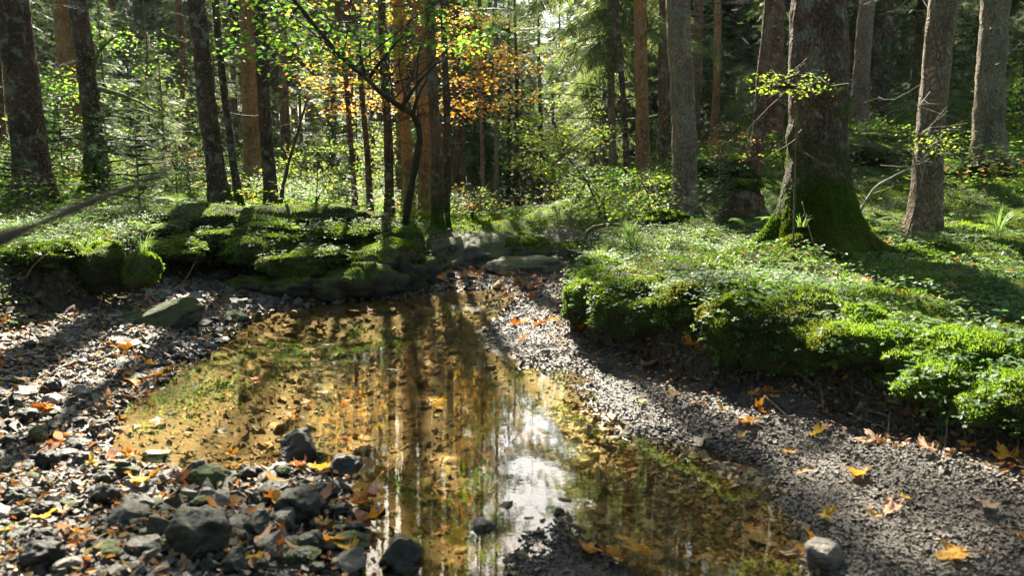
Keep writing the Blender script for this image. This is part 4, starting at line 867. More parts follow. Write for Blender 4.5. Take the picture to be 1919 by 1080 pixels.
# autumn crown on the slim dark trunk
T = TREES[11]; ax3 = [T['p'] + T['ax'](z) for z in np.linspace(1.5, 8, 12)]
leafy(T['o'], ax3, tips_px(88, lambda r: float(np.clip(r.normal(790, 120), 590, 985)), lambda r: r.uniform(-330, 215), lambda r: r.uniform(12.2, 15), 71) + tips_px(16, lambda r: r.uniform(600, 730), lambda r: r.uniform(90, 215), lambda r: r.uniform(12, 14), 710) + tips_px(26, lambda r: r.uniform(820, 985), lambda r: r.uniform(60, 225), lambda r: r.uniform(12, 13.5), 711), 'autumn', .068, 40, .24, .22, 0, (.06,.045,.03), 72, br=40, name='crown')
# curved little maple over the pool
pts = [at_depth(a, b, 10.2 - .004*(430-b)) for a, b in [(757,436),(762,405),(769,362),(776,322),(787,266),(784,240),(774,214),(752,201),(735,188),(712,172),(690,150),(665,128),(640,108),(600,60),(560,10),(500,-60)]]
mp_ = thing('maple_tree', 'little dark maple with a crooked S shaped stem and fresh green leaves', 'tree', pts[0] - np.array([0,0,.15]))
mt = tips_px(64, lambda r: r.uniform(400, 900), lambda r: -90 + 185*r.random()**.8, lambda r: r.uniform(8.8, 10.6), 73) + tips_px(14, lambda r: r.uniform(520, 700), lambda r: r.uniform(60, 130), lambda r: r.uniform(8.5, 9.6), 74)
leafy(mp_, pts, mt, 'green', .075, 30, .20, .45, .048, (.035,.03,.022), 75, tpl=LEAF, br=34)
for a, b in [((690,150),(762,62)),((690,150),(676,70)),((752,201),(822,118)),((774,214),(800,150))]:
    A = Acc(); A.add(*tube(curve(at_depth(*a, 9.2)-pts[0]+np.array([0,0,.15]), at_depth(*b, 9.0)-pts[0]+np.array([0,0,.15]), .08, .08, 10), np.linspace(.028,.008,10), 6)); set_col(link('branch', A.mesh('branch', M['twig']), mp_), (.035,.03,.022), .1)
# pale green maple shrub in the gap
b0 = at_depth(1125, 430, 12.2); b1 = np.array([b0[0], b0[1], H1(b0[0], b0[1])])
sh = thing('maple_shrub', 'bright yellow green maple shrub leaning over the forest gap', 'shrub', b1)
leafy(sh, [b1, at_depth(1122,390,12.1), at_depth(1100,340,12), at_depth(1060,290,12), at_depth(1040,230,12)], tips_px(60, lambda r: float(np.clip(r.normal(1045, 48), 940, 1150)), lambda r: float(np.clip(r.normal(265, 45), 175, 350)), lambda r: r.uniform(11.4, 12.8), 77), 'ygreen', .062, 34, .13, .35, .022, (.08,.06,.04), 78, br=16)
sh2b = at_depth(1140, 420, 11); sh2b[2] = H1(sh2b[0], sh2b[1])
sh2 = thing('leafy_shrub', 'low leafy shrub hanging beside the pale hanging spruce boughs', 'shrub', sh2b)
leafy(sh2, [sh2b, at_depth(1130,380,11), at_depth(1100,340,11), at_depth(1180,350,11)], tips_px(34, lambda r: r.uniform(1060, 1240), lambda r: r.uniform(320, 400), lambda r: r.uniform(10.6, 11.8), 79), 'green', .06, 34, .14, .4, .015, (.08,.06,.04), 80, br=10)
# twiggy shrubs
def shrub(lab, base, d, xr, yr, mat, seed, n=24, size=.05, group=None, per=30, sp=.12, dd=.5, r0=.014, name='leafy_shrub'):
    b = at_depth(*base, d); b[2] = H1(b[0], b[1]); o = thing(name, lab, 'shrub', b, group); cx = (xr[0]+xr[1])/2
    leafy(o, [b, at_depth((base[0]+cx)/2, (base[1]+yr[1])/2, d), at_depth(cx, (yr[0]+yr[1])/2, d), at_depth(cx, yr[0], d)], tips_px(n, lambda r: r.uniform(*xr), lambda r: r.uniform(*yr), lambda r: r.uniform(d-dd, d+dd), seed), mat, size, per, sp, .3, r0, (.09,.07,.045), seed+1, br=8); return o
shrub('leafy beech spray hanging in front of the largest spruce', (1490,400), 5.75, (1420,1565), (140,190), 'ygreen', 201, 14, .034, per=24, sp=.06, dd=.12, r0=.007)
shrub('beech spray across the half lit trunk', (1700,440), 6.8, (1690,1800), (240,290), 'ygreen', 203, 12, .036, per=22, sp=.07, dd=.15, r0=.007)
shrub('rusty leaved bush on the mossy hummock', (1340,320), 11.4, (1310,1410), (235,300), 'orange', 205, 8, .045, per=16)
shrub('low yellow bush beyond the mossy buttress trunk', (870,430), 13.5, (850,930), (350,425), 'ygreen', 207, 16, .055)
shrub('golden leaved bush left of the limestone slab', (885,432), 12.6, (860,905), (345,400), 'orange', 209, 6, .05, per=14)
shrub('orange flecked bush beside the dark leaning trunk', (330,330), 11.5, (270,390), (270,315), 'orange', 211, 7, .045, per=14)
shrub('thin green bush between the two trunks on the shaded bank', (590,395), 11, (540,650), (300,370), 'green', 213, 10, .045, per=20)
shrub('pale sunlit bush behind the trunks on the shaded bank', (600,380), 13.5, (520,720), (270,380), 'ygreen', 215, 34, .06)
shrub('tall bright bush beyond the mossy branched trunk', (290,300), 15, (200,350), (60,260), 'green', 217, 30, .065, per=30, sp=.25, dd=1.0, r0=.03)
shrub('leafy bush rising at the border of the forest floor', (95,320), 13, (60,140), (120,330), 'green', 219, 30, .07, sp=.2)
shrub('bright leafed bush behind the dark mossy mound', (1560,240), 13.5, (1540,1720), (225,270), 'green', 221, 22, .06)
shrub('sunlit bush beyond the pale flared trunk', (1900,300), 13, (1880,1960), (150,300), 'green', 223, 26, .07, sp=.2)
shrub('feathery bush at the foot of the mottled grey trunk', (1225,400), 9.8, (1170,1260), (330,400), 'ygreen', 225, 16, .045)
shrub('bush glowing yellow between the slim far trunks', (740,380), 16, (600,800), (230,360), 'ygreen', 227, 40, .075, per=30, sp=.25, dd=.9)

# young spruce saplings near by
for k, (px, py, d, s, lab) in enumerate([(262,385,9.2,.9,'dark young spruce in the shade beside the massive dark trunk'),(205,350,10.5,1.0,'layered young spruce in front of the mossy branched trunk'),(30,395,8.8,.6,'small dark spruce in the corner below the massive trunk'),
      (355,345,10.8,.7,'silvery lit young spruce near the dark leaning trunk'),(1345,398,8.9,.62,'silvery little spruce next to the rotten stump'),(1575,300,11,.6,'little spruce on the slope behind the largest trunk'),(120,350,12,1.1,'bushy young spruce between two big trunks'),
      (1680,330,10.5,.45,'tiny spruce seedling under the forked trunk'),(650,395,10.2,.5,'tiny spruce seedling on the shaded bank')]):
    b = at_depth(px, py, d); b[2] = H1(b[0], b[1]); o = thing('young_spruce', lab, 'young tree', b)
    me, _, _ = trunk_mesh(1.35, .014, (0,0), ns=6, seed=k); A = Acc(); A.add(*tube([(0,0,-.1),(0,0,.6),(0,0,1.35)], [.014,.01,.004], 6)); t = link('trunk', A.mesh('trunk', M['twig']), o); set_col(t, BARK['brown'], 0)
    link('foliage', CR['sapling'][0], o, (0,0,.05)); o.scale = (s,)*3; o.rotation_euler[2] = k*1.3

# bare stems
def stem(name, lab, cat, pts, r0, r1, col, moss=0, n=7, wig=0, side=0, seed=0):
    P = np.array([at_depth(*p) if len(p) == 3 else on_ground(*p) for p in pts]); 
    t = np.linspace(0, len(P)-1, len(P)*4-3); P = np.stack([np.interp(t, np.arange(len(P)), P[:,k]) for k in range(3)], -1)
    for _ in range(2): P[1:-1] = (P[:-2] + 2*P[1:-1] + P[2:])/4
    b = P[0].copy(); A = Acc(); A.add(*tube(P-b, np.linspace(r0, r1, len(P)), n, rough=.5, seed=seed))
    r = np.random.default_rng(seed)
    for q in range(side):
        i = r.integers(2, len(P)-1); A.add(*tube(curve(P[i]-b, P[i]-b + r.normal(0, .14, 3), wig=.12, m=6), np.linspace(r1*.9, r1*.3, 6), 4))
    me = A.mesh(name, M['twig']); o = thing(name, lab, cat, b, None, me); set_col(o, col, moss); return o
stem('blurred_twig', 'out of focus bare twig slanting in front of the far bank', 'twig', [(-130,500,.66),(0,448,.69),(90,412,.71),(180,374,.74),(250,350,.76),(318,318,.79)], .0062, .0030, (.12,.085,.06), 0, 9)
stem('bare_sapling', 'bare dark sapling leaning beside the straight dark trunk', 'sapling', [(524,398,9.6),(530,350,9.6),(545,290,9.6),(560,240,9.6),(576,186,9.6)], .026, .009, (.05,.04,.03), .2, side=4, seed=3)
stem('dead_branch', 'curved pale dead branch standing in the sunny moss', 'branch', [(1610,398,6.6),(1622,378,6.6),(1640,350,6.6),(1672,332,6.6),(1700,318,6.6),(1730,300,6.6),(1752,270,6.6),(1762,262,6.6)], .012, .005, (.28,.24,.19), .1, side=4, seed=4)
stem('dead_branch', 'crooked twig hanging beside the largest spruce', 'branch', [(1495,215,5.8),(1493,250,5.8),(1500,283,5.8),(1530,300,5.8),(1570,318,5.8),(1600,350,5.8),(1624,378,5.9)], .006, .005, (.11,.10,.05), .5, side=5, seed=5)
stem('fallen_branch', 'long fallen branch lying on the bank at the edge of the shingle', 'branch', [(-40,585),(20,598),(70,606),(120,611),(165,614)], .022, .014, (.16,.11,.08), .1, seed=6)
stem('fallen_branch', 'mossy stick across the top of the shingle', 'branch', [(60,590),(110,600),(160,606),(215,600)], .018, .011, (.12,.09,.05), .8, seed=7, side=3)
stem('stick', 'curved stick half in the shallow water of the rocky shore', 'stick', [(104,792),(100,815),(120,832),(150,845),(168,855)], .010, .007, (.2,.16,.13), 0, seed=8)
stem('twig', 'thin twig leaning on the shaded cove', 'twig', [(318,556,6.6),(345,530,6.6),(355,512,6.6),(374,476,6.7)], .006, .002, (.12,.09,.06), 0, seed=9, side=2)
stem('twig', 'straw coloured stalk hanging down the shaded bank', 'twig', [(502,402,8.0),(500,425,7.9),(493,478,7.8)], .006, .004, (.3,.24,.14), 0, seed=10)
stem('twig', 'brown bent stalk above the shore boulders', 'twig', [(42,532,6.0),(60,500,6.0),(84,478,6.0)], .004, .002, (.3,.2,.1), 0, seed=11)
stem('arched_root', 'mossy arched root at the end of the limestone slab', 'root', [(1094,470,9.8),(1096,440,9.8),(1112,425,9.8),(1150,420,9.8),(1185,430,9.8)], .03, .02, (.12,.08,.04), .6, seed=12)
stem('twig', 'thin yellow stalk rising before the largest spruce', 'twig', [(1524,455,5.9),(1512,415,5.9),(1503,378,5.9)], .003, .002, (.4,.28,.1), 0, seed=13)
for k, (pts_, lab) in enumerate([([(1240,650),(1262,655),(1290,652),(1320,640,4.6)],'silver grey root curling out below the bright cushion'),([(1255,668),(1270,690),(1272,704)],'short forked root tip on the gravel'),([(1170,662),(1160,650),(1180,630,5.2)],'thin bent root under the leafy bulge'),
        ([(1190,670),(1205,650),(1220,632,5.0)],'pale twig leaning under the leafy bulge'),([(1085,660),(1120,672),(1150,676)],'twig lying on the gravel below the bank corner'),([(1595,775),(1640,748),(1672,730,3.75)],'straight grey root poking from the dark overhang'),
        ([(1543,770),(1540,735),(1535,715,3.95)],'short pale root stub hanging from the overhang'),([(1800,770),(1830,745),(1880,735,3.5)],'thick root in the deep shade of the overhang'),([(1760,900),(1775,820),(1790,770,3.4)],'thin hanging rootlet before the leaf pile'),
        ([(1660,860),(1664,820),(1668,770,3.5)],'thin vertical rootlet above the single tan leaf'),([(1470,680),(1475,700),(1490,722)],'frayed grey root clump at the foot of the cushion'),([(1020,685),(1060,688),(1110,690)],'dark flat stick near the water tip'),
        ([(1285,790),(1290,805),(1286,818)],'little brown twig standing on the gravel'),([(1460,808),(1500,806),(1512,803)],'straw lying on the shaded gravel'),([(200,560),(240,545),(256,520,6.4)],'root tangle strand below the rounded boulder'),([(150,560),(190,530),(170,500,6.4)],'brown root strand hanging below the grassy cushion'),
        ([(600,405,9),(640,398,9),(690,396,9),(735,400,9)],'heap of grey sticks lying on the shaded bank'),([(640,440,8.6),(690,415,8.6),(730,408,8.6)],'crooked stick lying above the mossy rock')]):
    stem('tree_root' if 'root' in lab else 'stick', lab, 'root' if 'root' in lab else 'stick', pts_, .012 if k in (0,5,7) else .006, .004, (.16,.13,.10), .1, seed=30+k, side=4)
# root fringe under the overhanging banks
A = Acc(); P, N_, d = sample(1300, (DFc > -.03)*(DFc < .16)*(CD < 9)/np.clip(CD, 2, 9), 90)
for k in range(len(P)):
    e = P[k] + np.array([rng.normal(0,.03), rng.normal(0,.03)-.02, -rng.uniform(.05,.16)]) + N_[k]*.03
    A.add(*tube(curve(P[k]+N_[k]*.02+np.array([0,0,.03]), e, wig=.25, m=5, seed=k), np.linspace(.0032,.0014,5), 3, False))
rf = stuff('root_fringe', A.mesh('root_fringe', M['twig']), 'fine brown rootlets fraying from the bank faces', 'rootlets'); set_col(rf, (.10,.075,.05), .2)

# grass tufts and ferns
def grass(px, py, d, n, L, lab, seed):
    r = np.random.default_rng(seed); b = at_depth(px, py, d); A = Acc(); o = None
    for k in range(n):
        a = r.uniform(0, 6.28); q = np.array([math.cos(a), math.sin(a), 0]); l = L*r.uniform(.5, 1.1); s = np.array([-q[1], q[0], 0])*.0028*(d/6)
        p0 = q*r.uniform(0, .06); lean = r.uniform(.15, .75); c = [p0 + q*l*lean*t*t + np.array([0,0,l*t*(1-.35*lean*t)]) for t in (0,.35,.7,1)]
        A.add([c[0]-s, c[0]+s, c[1]-s, c[1]+s, c[2]-s*.7, c[2]+s*.7, c[3]], [np.array([[0,1,3,2],[2,3,5,4]]), np.array([[4,5,6]])])
    thing('grass_tuft', lab, 'grass', b, None, A.mesh('grass_tuft', M['grass'], False))
for k, q in enumerate([(268,478,6.5,40,.22,'upright grass tuft on the small mossy lump'),(1190,470,6.9,110,.22,'sunny grass tuft on top of the bank corner'),(1240,478,6.8,70,.18,'grass tuft behind the leafy bulge'),(1125,500,6.3,90,.2,'arching grass tuft on the grassy bank corner'),
      (1030,452,11.8,90,.2,'far green grass tuft behind the limestone slab'),(1075,455,11.6,60,.2,'second far grass tuft beside the arched root'),(95,500,6.2,120,.16,'drooping grass tuft on the grassy cushion'),(1230,610,5.2,90,.2,'shaded grass tuft hanging under the leafy bulge'),
      (1500,425,5.9,26,.12,'short grass tuft at the foot of the largest spruce'),(1325,505,5.6,30,.14,'thin grass tuft above the bright cushion'),(1870,440,7,40,.3,'tall thin grass stalks beside the fern'),(1180,445,7.6,70,.2,'grass tuft behind the sunny one')]): grass(*q, 300+k)
def frond(L, seed, orange=False):
    r = np.random.default_rng(seed); V = []; F = []; m = 20
    for i in range(m):
        t = (i+.5)/m; x = L*t; z = L*(.55*t - .62*t*t); w_ = L*.24*math.sin(PI*min(1, t*.85+.12))**.8
        for s in (-1, 1):
            k = len(V); V += [(x-.012*L,0,z),(x+.018*L,0,z),(x+.05*L,s*w_*.55,z-.02*L),(x+.07*L,s*w_,z-.06*L),(x+.02*L,s*w_*.5,z-.02*L)]; F.append([k,k+1,k+2,k+3,k+4])
    A = Acc(); A.add(V, np.array(F)); t = np.linspace(0,1,8); VV, FF = tube(np.stack([L*t, t*0, L*(.55*t-.62*t*t)], -1), np.linspace(.003,.001,8), 4); A.add(VV, FF); return A.mesh('frond', M['fern'], False)
FR = [frond(1.0, k) for k in range(2)]
for k, (px, py, d, L, n, lab, cat) in enumerate([(1890,415,8.2,.52,7,'large fern arching at the edge beyond the pale trunk','fern'),(1810,425,8.4,.34,4,'pale flat fern in shade before the pale trunk','fern'),(1400,425,8.2,.26,5,'small fern by the silvery little spruce','fern'),(1460,420,7.6,.26,5,'small fern against the foot of the largest spruce','fern'),
       (1250,575,5.35,.22,6,'shaded fern drooping from the leafy bulge','fern'),(1215,535,5.7,.2,5,'small fern on the leafy bulge','fern'),(640,398,9.4,.3,6,'low fern on the sunlit back of the shaded bank','fern'),(560,400,9.2,.3,6,'dark fern beside the straight dark trunk','fern'),(470,395,9.6,.3,6,'fern at the foot of the thick orange trunk','fern'),
       (330,370,9.4,.32,7,'sunlit fern beside the dark leaning trunk','fern'),(160,400,8.6,.34,7,'shaded fern below the mossy branched trunk','fern'),(1640,400,7.6,.26,5,'fern sprouting by the curved dead branch','fern'),(1500,500,5.4,.16,5,'tiny fern on the sunny moss','fern'),(20,440,7.4,.3,6,'fern behind the grassy cushion','fern')]):
    b = at_depth(px, py, d); b[2] = min(b[2], H1(b[0], b[1]) + .12); o = thing('fern', lab, 'fern', b)
    for j in range(n):
        f = link('frond', FR[j % 2], o); f.scale = (L*random.uniform(.8,1.2),)*3; f.rotation_euler = (random.uniform(-.2,.2), random.uniform(-.45,.05), j*2*PI/n + random.uniform(-.3,.3))
r_ = np.random.default_rng(606)
for k in range(26):
    px, py = (r_.uniform(1120, 1900), r_.uniform(470, 660)) if k < 14 else (r_.uniform(60, 760), r_.uniform(385, 450))
    g_ = on_ground(px, py)
    if sdist(FOOT, g_[:1], g_[1:2])[0] < .06: continue
    o = thing('fern', 'small fern rooted in the right mossy bank' if k < 14 else 'small fern among the mounds of the far mossy bank', 'fern', (g_[0], g_[1], H1(g_[0], g_[1])), 'small ferns of the near mossy bank' if k < 14 else 'small ferns of the far mossy bank'); L = r_.uniform(.12, .2) if k < 14 else r_.uniform(.2, .32)
    for j in range(5):
        f = link('frond', FR[j % 2], o); f.scale = (L*random.uniform(.8,1.2),)*3; f.rotation_euler = (random.uniform(-.2,.2), random.uniform(-.45,.0), j*1.26 + random.uniform(-.3,.3))


# ------------------------------------------------------------------ fallen leaves
def maple_leaf(seed):
    r = np.random.default_rng(seed); tips_ = [(90,1.0),(38,.86),(142,.86),(-18,.58),(198,.58)]; out = [(-90,.16)]
    order = [(a, L*(r.uniform(.4,.65) if r.random() < .22 else 1)) for a, L in sorted(tips_, key=lambda t: t[0])]; pts = []
    for i, (a, L) in enumerate(order):
        pts += [(a-15, L*.62), (a-9, L*.80), (a-5, L*.76), (a, L*r.uniform(.92,1.05)), (a+5, L*.76), (a+9, L*.80), (a+15, L*.62)]
        if i < 4: pts.append(((a+order[i+1][0])/2, .36*min(1, (L+order[i+1][1])/1.5)))
    pts = [(-72, .22), (-48, .34)] + pts + [(228, .34), (252, .22), (270, .05)]
    m = len(pts); O = np.array([(L*math.cos(rad(a)), L*math.sin(rad(a))) for a, L in pts]); V = [(0,0)] + list(O*.45) + list(O*.75) + list(O); V = np.array(V); j = np.arange(m); jn = (j+1) % m
    F3 = np.stack([np.zeros(m, int), 1+j, 1+jn], -1); F4 = np.concatenate([np.stack([1+j, 1+m+j, 1+m+jn, 1+jn], -1), np.stack([1+m+j, 1+2*m+j, 1+2*m+jn, 1+m+jn], -1)])
    c1, c2, c3 = r.uniform(.2,1.3), r.uniform(-.3,.8), r.uniform(-.6,.6); x, y = V[:,0], V[:,1]
    z = c1*x*x + c2*(y-.2)**2 + c3*x*y + .22*vnoise(np.stack([x, y, x*0+seed], -1), 2.6) + .03*np.cos(5*np.arctan2(y, x+1e-9)); x = x*(1-.25*abs(c1)*np.abs(x))
    V3 = np.stack([x, y, z - z.min()*.6], -1); A = Acc(); A.add(V3, [F3, F4]); p0 = V3[0]
    A.add(*tube(curve(p0, p0 + np.array([r.uniform(-.4,.4), -.95, r.uniform(0,.25)]), r.uniform(-.2,.2), .05, 6, seed=seed), [.022,.016,.014,.014,.014,.02], 4)); return A.mesh('maple_leaf', M['fallen'], True)
ML = [maple_leaf(400+k) for k in range(9)]
LC = {'orange': (.66,.27,.03), 'deep orange': (.50,.15,.018), 'yellow': (.75,.50,.05), 'tan': (.58,.38,.2), 'brown': (.24,.11,.05), 'golden': (.78,.40,.04), 'pale': (.62,.50,.38)}
def oval_leaf(seed):
    r = np.random.default_rng(seed); u = np.linspace(-1, 1, 11); W = .42*np.sqrt(np.clip(1-u*u, 0, 1))*(1+.12*np.abs(np.sin(u*14))); V = []
    for a, w_ in zip(u, W):
        for q in (-1, -.5, 0, .5, 1): V.append((w_*q, a, 0))
    V = np.array(V); b1, b2 = r.uniform(-.5,.9), r.uniform(.3,1.6); V[:,2] = b1*V[:,1]**2*.5 + b2*V[:,0]**2 + .14*vnoise(V, 2.5, seed); V[:,2] -= V[:,2].min()*.6
    i = np.arange(10)[:,None]*5; j = np.arange(4)[None]; F = np.stack([i+j, i+j+1, i+j+6, i+j+5], -1).reshape(-1,4); A = Acc(); A.add(V, F); A.add(*tube(curve((0,-1,V[2,2]), (r.uniform(-.2,.2),-1.5,.05), .1, .05, 5, seed=seed), [.02]*5, 4)); return A.mesh('beech_leaf', M['fallen'], True)
OL = [oval_leaf(450+k) for k in range(5)]
def put_leaf(px, py, wpx, col, lab, group=None, p=None, lift=.022, tilt=.6):
    if 'floating' in lab: tilt = .07; lift = .004
    g = on_ground(px, py) if p is None else p; d = math.hypot(g[1], CAMZ-g[2]); s = (wpx/FPX*d/1.2) if wpx else .045
    o = thing('maple_leaf', lab, 'leaf', (g[0], g[1], g[2]+lift), group, ML[random.randrange(9)]); o.scale = (s,)*3; o.rotation_euler = (random.uniform(-tilt,tilt), random.uniform(-tilt,tilt), random.uniform(0,6.28))
    c = LC[col]; k = random.uniform(.8, 1.15); o.color = (c[0]*k, c[1]*k*random.uniform(.9,1.1), c[2]*k, 1); return o
for k_, (a_, b_) in enumerate([(1672,752),(1700,768),(1722,752),(1745,770),(1690,738),(1660,770),(1712,790),(1762,750),(1820,752),(1850,770),(1300,668),(1330,672),(1790,770),(1880,760)]):
    put_leaf(a_, b_, random.uniform(40, 62), ['tan', 'pale', 'orange', 'brown'][k_ % 4], 'dry leaf of the drift under the shaded overhang', 'dry leaves drifted under the overhang', tilt=1.0, lift=.04)
for a in [(1322,838,48,'pale','pale curled leaf with orange rim on the gravel, pebbles round it'),(1480,862,34,'golden','golden cupped leaf alone in the middle of the gravel bar'),(1412,800,50,'orange','crumpled orange leaf with a brown stalk on the gravel'),(1420,778,40,'orange','orange leaf behind the crumpled one on the gravel'),
          (1526,825,34,'yellow','yellow leaf at the edge of the shade on the gravel'),(1545,812,26,'tan','tan leaf touching the yellow one at the shade edge'),(1612,905,46,'golden','golden leaf in the sunny lower gravel'),(1672,960,56,'tan','broad tan leaf lying flat on the lower gravel'),
          (1545,978,44,'yellow','bright yellow leaf near the tip of the shallow water'),(1690,945,24,'yellow','small yellow leaf above the broad tan one'),(1838,962,52,'pale','pale leaf lying flat near the frame corner'),(1905,1020,36,'orange','orange leaf cut by the corner of the view'),(1800,1055,60,'golden','folded golden leaf at the bottom of the gravel'),
          (1890,872,54,'golden','brown and golden leaf in shade at the far end of the gravel'),(1820,848,34,'golden','golden leaf alone in the shade of the overhang'),(1735,855,44,'tan','tan upright leaf below the leaf pile'),(1640,835,48,'tan','tan and yellow leaf in the shade of the bank'),(1610,798,22,'tan','small tan leaf under the straight root'),
          (1440,742,34,'orange','orange leaf in the shade of the bank'),(1408,748,28,'golden','golden flat leaf beside the shaded orange one'),(1480,738,26,'tan','tan leaf upright in the shade of the bank'),(1350,708,22,'pale','small pale leaf on the dark damp gravel'),(1380,722,26,'brown','brown curled leaf on the dark damp gravel'),
          (1265,752,28,'tan','tan leaf with a shadowed fold on the gravel'),(1200,762,20,'yellow','small yellow leaf on the grey gravel'),(1322,770,18,'deep orange','small deep orange leaf on the gravel'),(1355,778,28,'tan','flat tan leaf beside a small orange one'),(1210,695,40,'tan','tan leaf by the end of the bank roots'),(1255,690,28,'orange','orange leaf touching the tan one by the bank roots'),
          (1325,660,38,'tan','curled tan leaf below the bright cushion'),(1300,670,34,'brown','brown leaf below the bright cushion'),(978,643,26,'orange','lone orange leaf near the tip of the gravel bar'),(990,608,30,'orange','orange leaf in the leaf row on the gravel tip'),(960,612,26,'deep orange','deep orange leaf in the leaf row on the gravel tip'),
          (1015,612,28,'deep orange','dark orange leaf in the leaf row on the gravel tip'),(1035,607,22,'orange','small orange leaf ending the leaf row'),(992,562,30,'deep orange','spiky deep orange leaf near the head of the gravel'),(1080,605,22,'orange','bright orange leaf at the bank corner foot'),(1050,627,14,'deep orange','tiny red orange leaf on the gravel'),(1095,620,26,'orange','orange leaf on the roots of the bank corner'),
          (545,776,30,'orange','orange leaf floating alone on the golden water'),(482,712,24,'orange','small orange leaf floating near the far golden water'),(300,790,26,'pale','pale leaf floating by the green patch'),(225,808,28,'pale','pale leaf floating close to the rocky shore'),(415,812,26,'pale','whitish leaf floating on the near golden water'),
          (430,793,20,'tan','little tan leaf floating on the near golden water'),(820,652,20,'pale','pale leaf floating on the reflected trunks'),(812,755,36,'golden','golden leaf floating on the reflected orange trunk'),(648,757,30,'orange','orange leaf floating amid the sky glints'),(580,758,26,'orange','orange leaf floating beside the sky glints'),
          (88,772,44,'deep orange','vivid deep orange leaf standing on the rocky shore'),(130,690,30,'orange','orange leaf at the middle of the rocky shore'),(282,690,30,'golden','golden leaf standing at the waterline'),(248,865,34,'orange','glowing orange leaf on the mossy stone'),(262,915,60,'yellow','big yellow leaf curled at the water edge'),(175,880,36,'yellow','yellow leaf on the grey mud'),
          (75,985,48,'yellow','yellow leaf upright among the lower shingle'),(15,1010,44,'yellow','yellow leaf at the corner of the shore'),(205,940,44,'orange','orange leaf on the mud above the slanting stone'),(305,990,44,'golden','golden leaf wedged beside the slanting stone'),(475,975,50,'tan','tan and orange leaf upright on the black stones'),
          (590,890,46,'yellow','yellow leaf fallen between the jutting black stones'),(565,885,44,'deep orange','red orange leaf fallen between the jutting black stones'),(520,1040,60,'deep orange','heap leaf of deep orange by the bottom stones'),(560,1050,60,'tan','broad tan leaf at the bottom of the black stones'),(655,1040,48,'yellow','yellow leaf on the smooth grey stone'),
          (690,990,50,'golden','golden leaf over the wet stones'),(670,960,56,'deep orange','dark red leaf over the wet stones'),(850,1025,50,'yellow','yellow leaf standing in the bottom shallows'),(835,1010,40,'orange','orange leaf behind the yellow one in the shallows'),(1090,1040,56,'orange','curled orange leaf on the bottom mud spit'),(1200,1045,74,'golden','large curled golden leaf on the bottom mud spit'),
          (1160,1060,60,'orange','folded orange leaf beside the large golden one'),(1535,1050,70,'golden','golden leaf leaning on the pale boulder'),(690,825,34,'golden','golden leaf on the end stone in the pool'),(640,835,34,'orange','orange leaf between the pool stones'),(600,1000,40,'tan','tan leaf on the wide black stone'),(430,860,30,'golden','golden leaf at the near waterline'),
          (1700,745,60,'pale','pale leaf on top of the leaf pile under the overhang'),(1715,765,60,'tan','tan leaf in the leaf pile under the overhang'),(1735,740,50,'orange','orange leaf in the leaf pile under the overhang'),(1790,745,60,'brown','brown leaf deep in the shade of the overhang'),(1690,780,50,'tan','lowest leaf of the leaf pile under the overhang')]:
    put_leaf(*a)
# more leaves by the place they lie in, each its own object
r = np.random.default_rng(17)
def leaf_zone(n, xr, yr, cols, wr, where, cond=None, tilt=.6):
    k = 0; t = 0
    while k < n and t < n*40:
        t += 1; px, py = r.uniform(*xr), r.uniform(*yr)
        if cond and not cond(px, py): continue
        c = cols[r.integers(len(cols))]; ov = r.random() < .35; kd = 'oval beech' if ov else 'maple'
        o = put_leaf(px, py, r.uniform(*wr), c, f'{c} {kd} leaf {where}', f'{c} {kd} leaves {where}', tilt=tilt, lift=.022 if tilt > .1 else .004); k += 1
        if ov: o.data = OL[k % 5]; o.name = 'beech_leaf'; o.scale = tuple(v*.8 for v in o.scale)
leaf_zone(58, (815,1100), (508,548), ['orange','deep orange','tan','brown'], (13,22), 'in the drift of leaves at the head of the pool')
leaf_zone(36, (-5,330), (640,1070), ['orange','deep orange','tan','golden'], (18,36), 'scattered over the rocky shore', lambda x, y: x < 340-(y-640)*.35 or y > 880)
leaf_zone(26, (330,720), (870,1075), ['orange','tan','golden','brown','yellow'], (34,58), 'caught between the dark wet stones')
leaf_zone(14, (380,480), (575,640), ['golden','yellow','tan'], (12,22), 'drifted into the corner of the pool', tilt=.1)
leaf_zone(12, (230,420), (690,760), ['orange','brown','golden'], (16,28), 'along the waterline of the rocky shore', lambda x, y: x < 450-(y-640)*1.6)
leaf_zone(22, (1180,1900), (500,720), ['orange','tan','brown','golden'], (18,34), 'resting on the mossy bank', tilt=.6)
leaf_zone(10, (540,800), (395,540), ['orange','tan','golden'], (14,24), 'resting on the shaded bank', tilt=.5)
leaf_zone(6, (1600,1900), (440,520), ['orange','tan'], (14,22), 'in the sunny moss beyond the largest spruce')
leaf_zone(8, (840,1050), (460,500), ['tan','orange','pale'], (14,20), 'on the limestone slab')
leaf_zone(8, (0,200), (440,620), ['orange','tan','brown'], (14,24), 'on the mossy bank above the shingle')
leaf_zone(14, (1230,1900), (690,1060), ['tan','brown','golden'], (14,30), 'scattered over the gravel bar')
leaf_zone(10, (430,800), (575,700), ['golden','pale','tan'], (10,18), 'floating on the far golden water', tilt=.06)
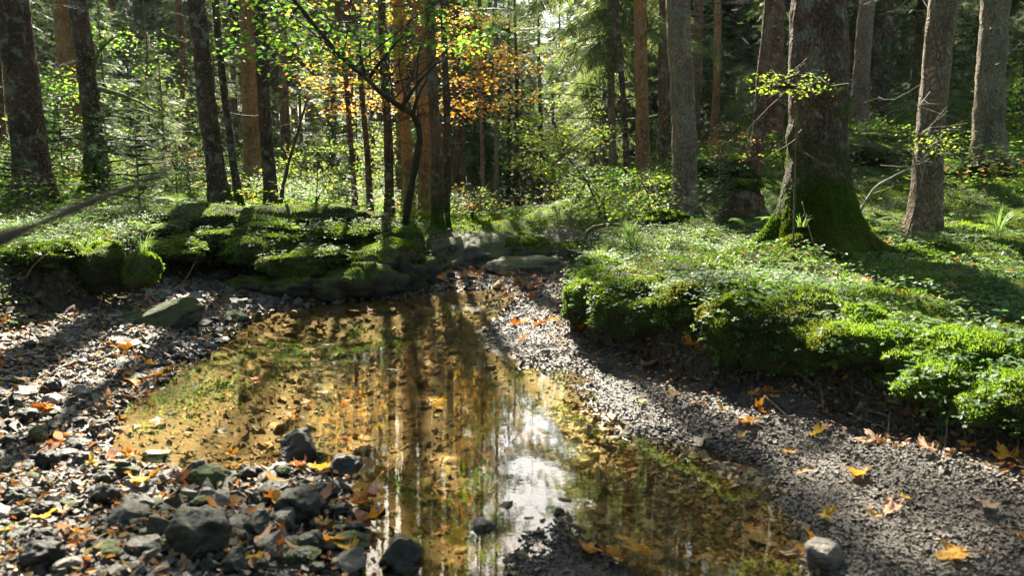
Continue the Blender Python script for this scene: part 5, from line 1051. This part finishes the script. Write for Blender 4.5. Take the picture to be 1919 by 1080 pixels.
# litter too small and too many to tell apart
P, N_, d = sample(5200, (CD > 4.5)*(CD < 25)*MS/np.clip(CD, 3, 30)**1.2 + .6*(DWc < .02)*(DFc < .05)*(CX < -.5)*(CD < 9)*.3, 70)
A = Acc(); A.add(*leaves_at(P + N_*.02, .045, seed=71, tilt=.6, tpl=LEAF)); stuff('leaf_litter', A.mesh('leaf_litter', M['litter'], False), 'small brown and orange litter strewn over the forest floor', 'litter')
# leaves sunk on the pool bed, too blurred by the water to be told apart
P, N_, d = sample(170, (DWc > .10)/np.clip(CD, 2, 12), 75); A = Acc(); A.add(*leaves_at(P + np.array([0,0,.012]), .05, seed=76, tilt=.12, tpl=LEAF)); stuff('sunken_leaves', A.mesh('sunken_leaves', M['litter'], False), 'silted leaves sunk on the bed of the pool', 'litter')
# bright green patch of small leaf shapes at the water surface
b = on_ground(325, 735); n = 2600; q = r.normal(0, 1, (n,2))*np.array([.26,.34]); P = np.stack([b[0]+q[:,0]+q[:,1]*.35, b[1]+q[:,1], r.uniform(-.06,.012,n)], -1)
A = Acc(); A.add(*leaves_at(P - b, .018, seed=77, tilt=.5)); thing('green_patch', 'bright green patch of small leaf shapes near the rocky shore', 'water plant', b, None, A.mesh('green_patch', M['green'], False))

# thin forest air between the trunks
hz = bpy.data.materials.new('haze_air'); hz.use_nodes = True; n = hz.node_tree; n.nodes.clear(); out = n.nodes.new('ShaderNodeOutputMaterial')
pv = n.nodes.new('ShaderNodeVolumePrincipled'); pv.inputs['Color'].default_value = (.90,.95,.86,1); pv.inputs['Density'].default_value = .00028; pv.inputs['Anisotropy'].default_value = .3
n.links.new(pv.outputs[0], out.inputs['Volume'])
bx_ = np.array([[x, y, z] for z in (-1.5, 52) for x, y in ((-66, -36), (66, -36), (66, 124), (-66, 124))], float)
o = link('haze', mk_mesh('haze', bx_, np.array([[0,3,2,1],[4,5,6,7],[0,1,5,4],[1,2,6,5],[2,3,7,6],[3,0,4,7]]), hz, smooth=False)); o['kind'] = 'stuff'; o['label'] = 'thin pale forest haze between the far trunks'; o['category'] = 'haze'
